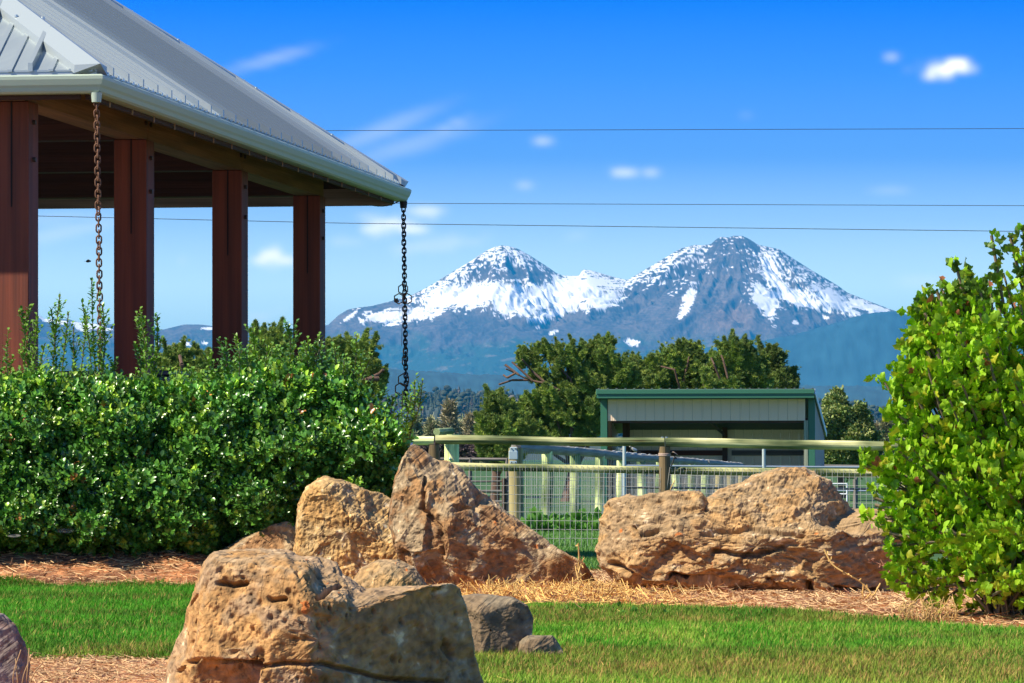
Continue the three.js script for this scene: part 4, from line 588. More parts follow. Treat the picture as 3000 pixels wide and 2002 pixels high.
// an oval leaf, folded along its midrib, pointing along +y
function ovalLeaf(L, Wd, fold = .35, curl = .2) {
  const pr = [[0, 0], [.25, .38], [.55, .5], [.82, .33], [1, 0]], pos = [], id = [];
  for (const [t, w] of pr) pos.push(0, t * L, -curl * L * t * t, -w * Wd, t * L, -curl * L * t * t + fold * w * Wd, w * Wd, t * L, -curl * L * t * t + fold * w * Wd);
  for (let i = 0; i < 4; i++) { const a = i * 3, b = a + 3; id.push(a, b, a + 1, a + 1, b, b + 1, a, a + 2, b, a + 2, b + 2, b); }
  const g = new THREE.BufferGeometry(); g.setAttribute('position', new THREE.Float32BufferAttribute(pos, 3)); g.setIndex(id); g.computeVertexNormals(); g.setAttribute('uv', new THREE.Float32BufferAttribute(new Float32Array(pos.length / 3 * 2), 2)); return g;
}
// a three lobed toothed leaf, pointing along +y, drooping a little at its lobes
function lobedLeaf(L, seed) {
  const out = [[0, 0], [.18, .10], [.34, .14], [.42, .30], [.52, .46], [.34, .50], [.27, .60], [.24, .78], [.12, .88], [0, 1.0]], ring = [...out, ...out.slice(1, -1).reverse().map(([x, y]) => [-x, y])], pos = [0, .38 * L, .03 * L], id = [];
  for (const [x, y] of ring) pos.push(x * L, y * L, (-.28 * Math.abs(x) - .16 * y * y + .09 * Math.sin(seed * 7 + x * 9 + y * 5)) * L);
  for (let i = 0; i < ring.length; i++) id.push(0, 1 + i, 1 + (i + 1) % ring.length);
  const g = new THREE.BufferGeometry(); g.setAttribute('position', new THREE.Float32BufferAttribute(pos, 3)); g.setIndex(id); g.computeVertexNormals(); g.setAttribute('uv', new THREE.Float32BufferAttribute(new Float32Array(pos.length / 3 * 2), 2)); return g;
}
const twigMat = mat([.10, .075, .05], .9), shootStem = mat([.13, .10, .06], .85);

// ------------------------------------------------------------------ lawn, straw and mulch
{
  const R = rng(21), tuft = (n, h, w, seed, lean) => { const r = rng(seed), pos = [], id = []; for (let i = 0; i < n; i++) { const a = r() * 6.28, bx0 = (r() - .5) * .05, bz = (r() - .5) * .05, H = h * (.55 + .6 * r()), l = lean * (.3 + r()), dx = Math.cos(a), dz = Math.sin(a), k = pos.length / 3, ww = w * (.7 + .6 * r()); for (const [t, q] of [[0, 1], [.5, .8], [1, 0]]) for (const s of q ? [-1, 1] : [0]) pos.push(bx0 - dz * s * ww * q / 2 + dx * l * H * t * t, H * t * (1 - .25 * l * t), bz + dx * s * ww * q / 2 + dz * l * H * t * t); id.push(k, k + 1, k + 2, k + 1, k + 3, k + 2, k + 2, k + 3, k + 4); } const g = new THREE.BufferGeometry(); g.setAttribute('position', new THREE.Float32BufferAttribute(pos, 3)); g.setIndex(id); g.computeVertexNormals(); return g; };
  const lawnIn = (x, d) => { const e = bedEdge(x) + .3 * fbm(x * 2.3, d * .4, 2, 4); return sstep(e + .04, e - .1, d) * (x < -.55 ? sstep(14.75 + .25 * N3(x * 2, 3, 1), 15.15 + .25 * N3(x * 2, 3, 1), d) : 1); };
  const turf = sheet(80, 120, (u, d) => lerp(-0.22, 0.22, u) * (d + 6), (v) => lerp(8, 23.4, v), (x, d) => groundY(x, d) + lerp(-.05, .006, sstep(.2, .6, lawnIn(x, d))));
  struct('lawn', turf, new THREE.MeshStandardMaterial({ color: C(.22, .34, .05), map: pastureMap, roughness: 1 }), 'mown grass between the boulders');
  const blade = leafMat([1, 1, 1], .7, .3, { specularIntensity: .25 }), kinds = [tuft(12, .034, .0034, 1, .55), tuft(12, .040, .0034, 2, .8), tuft(11, .028, .0038, 3, 1.1)], mats = [[], [], []], cols = [[], [], []];
  for (let i = 0; i < 210000; i++) {
    const d = 11.5 + Math.pow(R(), .9) * 12, x = (R() - .5) * .30 * (d + 3); if (R() > lawnIn(x, d)) continue; if (Math.abs(x) > d * .135 && R() < .5) continue;
    const dry = clamp(fbm(x * 2.6, d * .8, 7, 4) * .8 + (x > -.4 ? .25 + .30 * sstep(16, 13.5, d) : -.35 + .5 * sstep(17.2, 15, d))), stripe = sstep(.2, -.2, N3(d * .9, x * .25, 4)), k = Math.floor(R() * 3), v = .75 + .5 * R(), y2 = R() < .10 * (1 + dry * 3);
    mats[k].push(xf(V(x, groundY(x, d) + .002, -d), [(R() - .5) * .25, R() * 6.28, (R() - .5) * .25], .75 + .5 * R()));
    const c = y2 ? [.46, .36, .09] : [lerp(.08, .34, dry), lerp(.29, .44, dry), lerp(.012, .05, dry)]; cols[k].push(C(c[0] * v, c[1] * v * lerp(.8, 1.1, stripe), c[2] * v));
  }
  kinds.forEach((g, i) => many('lawn_grass', g, blade, mats[i], cols[i], null, 'short green grass blades of the lawn'));
  // straw and dry needles: thin bent strips lying about, thick and golden below the slab
  const straw = (L, seed, up) => { const r = rng(seed), pos = [], id = [], c = (r() - .5) * .5; for (let i = 0; i <= 4; i++) { const t = i / 4 - .5, y = .004 + up * L * (t + .5) * (t + .5), z = c * L * (.25 - t * t); for (const s of [-1, 1]) pos.push(t * L, y + s * .0009, z + s * .0012); } for (let i = 0; i < 4; i++) { const q = i * 2; id.push(q, q + 1, q + 2, q + 1, q + 3, q + 2); } const g = new THREE.BufferGeometry(); g.setAttribute('position', new THREE.Float32BufferAttribute(pos, 3)); g.setIndex(id); g.computeVertexNormals(); return g; };
  const sm = mat([1, 1, 1], .85, { side: THREE.DoubleSide }), sk = [straw(.06, 1, .05), straw(.09, 2, .12), straw(.06, 3, .5), straw(.09, 4, .3)], sM = [[], [], [], []], sC = [[], [], [], []];
  for (let i = 0; i < 150000; i++) {
    const d = 12.5 + R() * 13.5, x = (R() - .5) * .28 * (d + 3), L = lawnIn(x, d), edge = d - bedEdge(x); if (R() < L * 1.0 - .004) continue;
    const gold = sstep(.9, .1, Math.abs(x - .15) - .25) * sstep(2.6, 1.2, edge) + .35 * fbm(x * 3, d * 2, 1, 3), k = R() < gold * .7 ? 2 + Math.floor(R() * 2) : Math.floor(R() * 2), v = .55 + .75 * R();
    if (x > .6 && R() < .35) continue;
    sM[k].push(xf(V(x, groundY(x, d) + R() * .012 + (R() < gold ? R() * .03 : 0), -d), [(R() - .5) * .5, R() * 6.28, (R() - .5) * (k > 1 ? .9 : .35)], (.6 + .7 * R()) * lerp(.5, 1, sstep(14, 19, d))));
    const red = R() < .2; sC[k].push(red ? C(.28 * v, .13 * v, .07 * v) : C(lerp(.64, .78, clamp(gold)) * v, lerp(.41, .47, clamp(gold)) * v, lerp(.20, .13, clamp(gold)) * v));
  }
  sk.forEach((g, i) => many('straw', g, sm, sM[i], sC[i], null, 'dry straw and needles strewn over the bed'));
  const chip = bx(.03, .006, .012, 0, .004, 0, .0015), cM = [], cC = []; for (let i = 0; i < 30000; i++) { const d = 12.5 + R() * 12, x = (R() - .5) * .28 * (d + 3); if (R() < lawnIn(x, d) * 1.02) continue; const v = .5 + R(); cM.push(xf(V(x, groundY(x, d) + R() * .008, -d), [R() * .6, R() * 6.28, R() * .6], .3 + R() * R() * .9)); cC.push(C(.40 * v, .235 * v, .11 * v)); }
  many('bark_chips', chip, mat([1, 1, 1], .95), cM, cC, null, 'reddish bark chips between the straw');
  // broad weeds at the edge of the lawn and at the foot of the fence
  const wl = ovalLeaf(.05, .04, .2, .4), rosette = merge([0, 1, 2, 3, 4, 5, 6].map((i) => wl.clone().rotateX(.5 + .25 * (i % 3)).rotateY(i * .95).translate(0, .01 + .006 * i, 0))), wm = leafMat([.11, .28, .035], .6, .3, { specularIntensity: .4 }), eM = [], fM = [], gM = [];
  for (let i = 0; i < 60; i++) { const x = -.1 + R() * 2.8, d = bedEdge(x) - .1 - R() * R() * 2.2 + (R() - .5) * .3; eM.push(xf(V(x, groundY(x, d) - .012 * R(), -d), [.4 * (R() - .5), R() * 6, .4 * (R() - .5)], .35 + R() * .75)); }
  many('weeds', rosette.clone().scale(.55, .55, .55), wm, eM, null, null, 'broad leaved weeds along the edge of the lawn');
  for (let i = 0; i < 420; i++) { const p = P(1540 + R() * 300, 0, 48 + R() * 6), d = -p.z; fM.push(xf(V(p.x, groundY(p.x, d) + R() * R() * .17 * (.25 + .75 * sstep(-.3, .4, N3(p.x * 3.5, d * .6, 2))), -d), [(R() - .5), R() * 6, (R() - .5)], .8 + R() * 1.2)); }
  many('weeds', rosette, wm, fM, null, null, 'green weeds at the foot of the pale green posts');
  for (let i = 0; i < 26000; i++) { const d = 25 + R() * 24, x = P(1480 + R() * 420, 0, d).x; gM.push(xf(V(x, groundY(x, d), -d), [0, R() * 6.28, 0], 1 + R() * .9)); }
  many('rough_grass', kinds[1], leafMat([.10, .27, .02], .6, .25), gM, null, null, 'bright green grass seen through the gap between the boulders');
  // dry stalks and a green grass stem, each a plant of its own
  const gold = mat([.62, .40, .13], .8), stalk = (name, label, cat, lines, d, m, r, seeds) => { const o = P(lines[0][0][0], 0, d), gy = groundY(o.x, d), t = thing(name, label, cat, [o.x, gy, -d]), q = (p, i) => P(p[0], p[1], d).sub(t.position).add(V(0, 0, .015 * Math.sin(i * 2 + d))); lines.forEach((L) => part('stem', tubePts(L.map(q), r, 6), m, t)); if (seeds) { const l = ovalLeaf(.022, .009), rr = rng(seeds), gs = []; for (const L of lines) for (let i = 0; i < L.length - 1; i++) for (let j = 0; j < 4; j++) { const p = q(L[i], i).lerp(q(L[i + 1], i + 1), rr()); gs.push(l.clone().rotateZ(rr() * 6).rotateY(rr() * 6).translate(p.x, p.y, p.z)); } part('dry_leaf', merge(gs), m, t).userData.kind = 'stuff'; } };
  stalk('dry_weed', 'upright golden weed stalk at the right end of the tall slab', 'weed', [[[1696, 1735], [1694, 1680], [1696, 1630], [1694, 1592]], [[1694, 1680], [1704, 1650], [1712, 1635]], [[1694, 1700], [1686, 1660]]], 20.9, gold, .0035, 3);
  stalk('dry_weed', 'arching golden weed stalk before the widest boulder', 'weed', [[[2588, 1810], [2560, 1750], [2530, 1712], [2480, 1682], [2440, 1655], [2415, 1610]], [[2530, 1712], [2528, 1760], [2534, 1790]], [[2560, 1745], [2580, 1710]], [[2552, 1738], [2520, 1775], [2505, 1782]]], 20.2, gold, .0045, 5);
  stalk('dry_weed', 'thin reddish dry twig reaching out of the leafy shrub over the boulder', 'weed', [[[2680, 1690], [2610, 1668], [2570, 1650], [2548, 1640]], [[2610, 1668], [2596, 1690]], [[2590, 1658], [2580, 1640]]], 19.6, mat([.34, .16, .09], .8), .003, 9);
  stalk('dry_weed', 'thin golden stalk leaning before the middle fence post', 'weed', [[[1958, 1470], [1966, 1430], [1978, 1408]]], 38, gold, .005, 0);
  stalk('grass_stem', 'tall bright green grass stem in front of the small dark boulder', 'grass', [[[1453, 1915], [1457, 1860], [1462, 1810], [1464, 1804], [1456, 1812]], [[1455, 1905], [1480, 1894], [1508, 1898]], [[1420, 1925], [1428, 1890], [1424, 1870]]], 14.9, leafMat([.26, .40, .03], .5, .2), .0035, 0);
  const tan = mat([.34, .21, .10], .85); stalk('dry_weed', 'bunch of thin dry grass beside the boulder in the lower left corner', 'grass', [[[45, 2060], [40, 1980], [60, 1905]], [[60, 2060], [70, 1980], [95, 1915]], [[55, 2060], [52, 1990], [44, 1930]], [[80, 2060], [95, 1985], [125, 1940]], [[70, 2060], [82, 1960], [84, 1900]]], 12.2, tan, .0018, 0);
  const tuftL = []; for (let i = 0; i < 70; i++) { const x = 2640 + R() * 160, y = 1850 - R() * 30; tuftL.push([[x, y], [x + (R() - .5) * 30, y - 25 - R() * 40], [x + (R() - .5) * 90, y - 40 - R() * 50]]); } stalk('dry_grass_tuft', 'tangled tuft of dry golden grass at the foot of the leafy shrub', 'grass', tuftL, 17.9, gold, .0014, 0);
  const tufts2 = []; for (let i = 0; i < 60; i++) { const x = 1390 + R() * 420, y = 1772 - R() * 40; tufts2.push([[x, y], [x + (R() - .3) * 30, y - 14 - R() * 20], [x + (R() - .2) * 70, y - 20 - R() * 40]]); } stalk('dry_grass_tuft', 'golden straw standing up before the foot of the tall slab', 'grass', tufts2, 20.5, gold, .0016, 0);
}

// ------------------------------------------------------------------ the clipped hedge with its long shoots
{
  const R = rng(77), t = thing('hedge', 'dense glossy green hedge with long upright shoots in front of the pavilion', 'hedge', [-1.9, groundY(-1.9, 24), -24]), o = t.position;
  const topY = (px) => pw([[-700, 1160], [0, 1165], [80, 1148], [180, 1160], [300, 1165], [400, 1160], [480, 1175], [560, 1175], [640, 1160], [720, 1140], [800, 1125], [900, 1120], [980, 1145], [1060, 1195], [1110, 1250], [1150, 1300], [1190, 1290], [1215, 1400], [1215, 1500]], px);
  const leaf = ovalLeaf(.026, .017), sprig = (seed, n, L) => { const r = rng(seed), gs = []; for (let i = 0; i < n; i++) { const f = i / n; gs.push(leaf.clone().scale(.7 + .5 * r(), .7 + .5 * r(), 1).rotateX(-.7 - .5 * r() + f * .6).rotateY(i * 2.4 + r()).translate((r() - .5) * .02, f * L, (r() - .5) * .02)); } return merge(gs); };
  const lm = leafMat([1, 1, 1], .30, .22, { ior: 1.5, specularIntensity: 1 }), kinds = [sprig(1, 13, .085), sprig(2, 11, .07), sprig(3, 14, .10)], mats = [[], [], []], cols = [[], [], []];
  // the hedge is a row of rounded masses: depth of its front at a place of its face
  const front = (px, py) => 23.35 + .35 * sstep(1350, 1100, py) + .42 * fbm(px / 130, py / 110, 3, 3) + .25 * sstep(1560, 1650, py) - .12 * sstep(1350, 1480, py), k = 24 / F;
  const put = (px, py, d, up, dark = 1) => { const p = P(px, py, d).sub(o), i = Math.floor(R() * 3), v = (.4 + 1.0 * R()) * dark * (1 + .25 * up), young = R() < .10 + .4 * up * R(), c = R() < .006 ? [.5, .2, .05] : young ? [.30, .48, .04] : [.10, .26, .03]; mats[i].push(xf(p, [(R() - .5) * 1.6 + .75 * (1 - up), R() * 6.28, (R() - .5) * 1.5], .5 + 1.0 * R())); cols[i].push(C(c[0] * v, c[1] * v, c[2] * v)); };  // leaf colour brightened towards the lit top, darkened inside by dark
  const bottom = (px) => pw([[-700, 1650], [0, 1640], [500, 1630], [700, 1610], [820, 1560], [900, 1500], [1000, 1470], [1220, 1440]], px);
  for (let i = 0; i < 21000; i++) { const px = -500 + R() * 1680, tp = topY(px) + 26 * fbm(px / 60, 1, 1, 3) * 2, b = bottom(px) + 20 * fbm(px / 40, 5, 1, 2); const py = tp + (b - tp) * R(); if (px < -150 && R() < .5) continue; put(px, py, front(px, py) + Math.abs(R() + R() - 1) * .22, clamp((tp + 150 - py) / 150)); }
  for (let i = 0; i < 8000; i++) { const px = -500 + R() * 1680, d = 23.6 + R() * 2.0, tp = topY(px); put(px, HY - (HY - tp) * 23.7 / d + 14 + 34 * fbm(px / 60, d * 3, 1, 3) + (R() - .5) * 24 + 60 * sstep(25, 25.6, d), d, 1); }
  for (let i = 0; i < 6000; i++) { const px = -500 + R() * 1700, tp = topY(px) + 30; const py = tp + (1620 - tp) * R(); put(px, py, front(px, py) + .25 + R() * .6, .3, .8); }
  kinds.forEach((g, i) => many('foliage', g, lm, mats[i], cols[i], t));
  const st = []; for (let i = 0; i < 130; i++) { const px = -480 + R() * 1640, a = P(px, 1640, 23.9 + R() * .6).sub(o), b = P(px + (R() - .5) * 130, topY(px) + 60 + R() * 120, 23.8 + R() * .9).sub(o); a.y = -.02; st.push(tubePts([a, a.clone().lerp(b, .5).add(V((R() - .5) * .1, 0, (R() - .5) * .1)), b], .006 + .006 * R(), 5, 6)); }
  part('woody_stem', merge(st), twigMat, t).userData.kind = 'stuff';
  // long shoots: [tip x, tip y, foot x, foot y]
  const shoots = [[62, 905, 95, 1130], [85, 895, 80, 1100], [20, 1000, 40, 1150], [5, 1080, 10, 1180], [110, 935, 92, 1110], [175, 862, 150, 1120], [150, 905, 165, 1140], [200, 915, 170, 1150], [255, 925, 225, 1140], [268, 818, 285, 1130], [240, 885, 268, 1130], [300, 895, 292, 1100], [215, 960, 235, 1150], [300, 975, 300, 1140], [410, 912, 425, 1130], [460, 925, 440, 1100], [400, 935, 430, 1110], [470, 1000, 430, 1140], [390, 1010, 425, 1140], [528, 1080, 525, 1190], [560, 1090, 560, 1200], [640, 990, 668, 1150], [690, 982, 720, 1150], [740, 955, 745, 1110], [662, 1010, 690, 1150], [760, 1050, 770, 1150], [820, 1040, 800, 1160], [845, 955, 835, 1100], [870, 975, 840, 1120], [905, 1000, 890, 1140], [935, 998, 915, 1140], [945, 995, 930, 1100], [1045, 982, 1030, 1120], [1000, 1050, 1010, 1160], [1090, 1040, 1050, 1150], [1060, 1030, 1040, 1150], [1180, 1150, 1165, 1290], [1215, 1115, 1190, 1280], [1238, 1115, 1195, 1240], [1150, 1165, 1150, 1260], [1205, 1160, 1190, 1290], [600, 1040, 640, 1150], [720, 1030, 735, 1140], [980, 1020, 990, 1140], [130, 1010, 120, 1140], [340, 1060, 340, 1160]];
  for (let i = 0; i < 160; i++) { const fx = -300 + Math.pow(R(), .75) * 1460, ty = topY(fx) - 12 - R() * (fx > 560 && fx < 1120 ? 105 : 60); shoots.push([fx + (R() - .5) * 36, ty, fx, topY(fx) + 40]); }
  const lv = leafMat([.19, .36, .03], .32, .3), lv2 = leafMat([.10, .25, .03], .32, .25), bigLeaf = ovalLeaf(.040, .021, .3, .15);
  shoots.forEach(([tx, ty, fx, fy], i) => {
    const d = 23.65 + .9 * R(), a = P(fx, fy + 40, d + .1).sub(o), b = P(tx, ty, d).sub(o), mid = a.clone().lerp(b, .5).add(V((R() - .5) * .05, 0, (R() - .5) * .05)), curve = new THREE.CatmullRomCurve3([a, mid, b]), len = a.distanceTo(b), gs = [], n = Math.round(len / .0105);
    const stem = part('shoot', new THREE.TubeGeometry(curve, 12, .0032, 5), shootStem, t);
    for (let j = 0; j < n; j++) { const f = .18 + .82 * j / n, p = curve.getPoint(f); if (R() < .25 && f < .8) continue; const s = (.6 + .6 * R()) * (f > .93 ? .75 : 1); gs.push(bigLeaf.clone().scale(s, s, s).rotateX(-.55 - .7 * R() + (f > .95 ? .5 : 0)).rotateY(j * 2.39 + R()).translate(p.x, p.y, p.z)); }
    for (let j = 0; j < 8; j++) { const f = .2 + .65 * R(), p = curve.getPoint(f), dr = V((R() - .5), .8, (R() - .5)).normalize().multiplyScalar(.07 + .06 * R()); gs.push(rod(p, p.clone().add(dr), .0016, 4)); for (let m = 0; m < 6; m++) { const q = p.clone().addScaledVector(dr, (m + 1) / 6); gs.push(bigLeaf.clone().scale(.8, .8, .8).rotateX(-.9).rotateY(m * 2.4 + R()).translate(q.x, q.y, q.z)); } }
    part('leaves', merge(gs), i % 3 ? lv : lv2, stem);
  });
  // a few flat cobwebs on the face
  const web = phys([.8, .8, .78], .6, { transmission: .55, thickness: 0, side: THREE.DoubleSide, transparent: true, opacity: .16 }); for (const [px, py, w] of [[150, 1510, 46], [190, 1555, 60], [40, 1570, 40], [190, 1320, 50], [260, 1445, 50], [60, 1285, 40], [480, 1435, 44], [500, 1612, 40]]) { const s = new THREE.SphereGeometry(w * k * .5, 12, 6).scale(1, .10, .6); const p = P(px, py, front(px, py) - .04).sub(o); part('cobweb', s.rotateX(.35).translate(p.x, p.y, p.z), web, t); }
}

// ------------------------------------------------------------------ the leafy shrub at the right
{
  const R = rng(99), D = 18.3, base = P(2960, 0, D), t = thing('leafy_shrub', 'tall bright green shrub of lobed leaves at the right edge', 'shrub', [base.x, groundY(base.x, D), -D]), o = t.position;
  const left = (py) => pw([[640, 3010], [700, 2960], [760, 2930], [800, 2850], [850, 2745], [900, 2700], [960, 2680], [1020, 2670], [1080, 2640], [1150, 2610], [1200, 2620], [1260, 2650], [1310, 2630], [1360, 2590], [1420, 2610], [1460, 2560], [1520, 2570], [1580, 2600], [1640, 2630], [1700, 2640], [1750, 2690], [1800, 2760], [1840, 2830]], py);
  const kinds = [lobedLeaf(.054, 1), lobedLeaf(.046, 2), lobedLeaf(.042, 3), ovalLeaf(.046, .03, .35, .4)], mats = kinds.map(() => []), cols = kinds.map(() => []), all = [];
  const zHalf = (px, py) => { const w = (px - left(py)) / 420; return .62 * Math.sqrt(clamp(w, .02, 1)) * sstep(620, 1000, py); };
  // arching stems from the base to the outline, with leafy side twigs along their outer part
  const stems = [], tips = [];
  for (let i = 0; i < 190; i++) { const py = 800 + Math.pow(R(), .85) * 1020, l = left(py) + 20 + 24 * fbm(py / 35, 3, 1, 3); tips.push([l + Math.pow(R(), .9) * (3400 - l), py]); }
  for (let i = 0; i < 46; i++) { const py = 880 + i * 20; tips.push([left(py) + 12 * R(), py]); }
  for (let i = 0; i < 75; i++) { const py = 830 + R() * 260; tips.push([left(py) + 300 * R() * R(), py]); }
  tips.push([2520, 1345], [2545, 1330], [2535, 1365], [2548, 1432], [2540, 1503], [2600, 1716], [2612, 1640], [2592, 1120], [2680, 905], [2640, 1290], [2650, 1070], [2800, 765], [2905, 690], [2960, 690], [3000, 660], [3060, 640], [2725, 858], [2840, 790], [3170, 620], [2870, 830], [2940, 800], [3030, 780]);
  tips.forEach(([px, py], i) => {
    const z = zHalf(px, py), dz = z * (R() < .75 ? .25 + .75 * R() : -R()), a = P(2900 + R() * 260, 1840, D + (R() - .5) * .3).sub(o), b = P(px, py, D - dz).sub(o); a.y = -.03;
    const len = a.distanceTo(b), mid = a.clone().lerp(b, .5).add(V(.06 * (R() - .5), .10 + .10 * len * R(), .08 * (R() - .5))), curve = new THREE.CatmullRomCurve3([a, mid, b]); stems.push(new THREE.TubeGeometry(curve, 10, .0045 + .0035 * R(), 5));
    const n = Math.max(6, Math.round(len * .62 / .042)), high = py < 860;
    for (let j = 0; j <= n; j++) {
      const f = high ? .55 + .45 * j / n : .38 + .62 * j / n, p = curve.getPoint(f), dr = V((R() - .55) * 1.6, (R() - .35) * 1.3, R() * 1.4 - .3).normalize(), L = (high ? .03 + .05 * R() : .05 + .11 * R()) * (1.1 - .5 * f), m = high ? 3 : 5 + Math.floor(3 * R());
      for (let k = 1; k <= m; k++) { const q = p.clone().addScaledVector(dr, L * k / m).add(V((R() - .5) * .03, (R() - .5) * .03, (R() - .5) * .03)).add(o); const qx = q.x / -q.z * F + 1500, qy = HY - (q.y - CH) / -q.z * F; if (qx < left(qy) + 260 && fbm(qx / 60, qy / 60, 7, 3) < -.13) continue; all.push([qx, qy, -q.z, 1]); }
    }
  });
  part('branches', merge(stems), mat([.22, .16, .10], .85), t);
  const place = all.map(([px, py, d, inn]) => { const p = P(px, py, d).sub(o), fr = clamp((D - d) / .6); return { px, py, d, m: xf(p, [1.0 - 1.5 * R() * R() - fr * .15 + .1, -.35 + (R() - .5) * 2.6, (R() - .5) * 2.8 + Math.PI * (R() < .5 ? 1 : 0)], .6 + .6 * R()), kind: Math.floor(R() * 3.4), c: (() => { const v = .8 + .6 * R(), top = py < 900 ? 1 : 0, q = R(); return q < .02 ? C(.42, .14, .06) : q < .13 ? C(.48 * v, .50 * v, .03 * v) : top && q < .7 ? C(.10 * v, .19 * v, .025 * v) : C(.30 * v, .52 * v, .014 * v); })() }; });
  place.sort((a, b) => a.d - b.d);
  const shades = [[.30, .52, .014], [.37, .58, .016], [.23, .44, .014], [.46, .49, .03]].map((c) => leafMat(c, .5, .4, { specularIntensity: .6 })), gen = leafMat([1, 1, 1], .5, .4, { specularIntensity: .6 }); let singles = 0;
  for (const q of place) { if (singles < 300 && q.px < 3000 && q.py < 1840 && q.py > 640 && (q.px + q.py) % 3 < 1.2) { const l = part('leaf', kinds[q.kind], shades[singles % 9 === 0 ? 3 : singles % 3], t); l.applyMatrix4(q.m); singles++; } else { mats[q.kind].push(q.m); cols[q.kind].push(q.c); } }
  kinds.forEach((g, i) => many('leaves', g, gen, mats[i], cols[i], t));
}

// ------------------------------------------------------------------ trees
// feathery spray of a juniper; broad clump of a leafy tree
const spray = (seed, n, L, w) => { const r = rng(seed), pos = [], id = []; for (let i = 0; i < n; i++) { const a = r() * 6.28, el = .2 + r() * 1.2, l = L * (.5 + .6 * r()), d = V(Math.cos(a) * Math.cos(el), Math.sin(el), Math.sin(a) * Math.cos(el)), s = V(-Math.sin(a), 0, Math.cos(a)).applyAxisAngle(d, r() * 3), k = pos.length / 3, b = V((r() - .5) * L * .6, (r() - .5) * L * .3, (r() - .5) * L * .6); for (const [t, q] of [[0, .4], [.5, 1], [1, .12]]) for (const e of [-1, 1]) { const p = b.clone().addScaledVector(d, l * t).addScaledVector(s, e * w * q / 2); pos.push(p.x, p.y, p.z); } id.push(k, k + 1, k + 2, k + 1, k + 3, k + 2, k + 2, k + 3, k + 4, k + 3, k + 5, k + 4); } const g = new THREE.BufferGeometry(); g.setAttribute('position', new THREE.Float32BufferAttribute(pos, 3)); g.setIndex(id); g.computeVertexNormals(); return g; };
const leafClump = (seed, n, S, L) => { const r = rng(seed), l = ovalLeaf(L, L * .75, .2, .2), gs = []; for (let i = 0; i < n; i++) gs.push(l.clone().rotateX(r() * 6).rotateY(r() * 6).rotateZ(r() * 6).translate((r() - .5) * S, (r() - .5) * S, (r() - .5) * S)); return merge(gs); };
const JUN = [spray(1, 34, .145, .020), spray(2, 38, .125, .019), spray(3, 30, .17, .020)], junMat = leafMat([1, 1, 1], .8, .18), CLUMP = [leafClump(1, 16, .30, .13), leafClump(2, 14, .34, .12)], clumpMat = leafMat([1, 1, 1], .55, .3);
const bark = wood([.22, .13, .09], .95, .01);
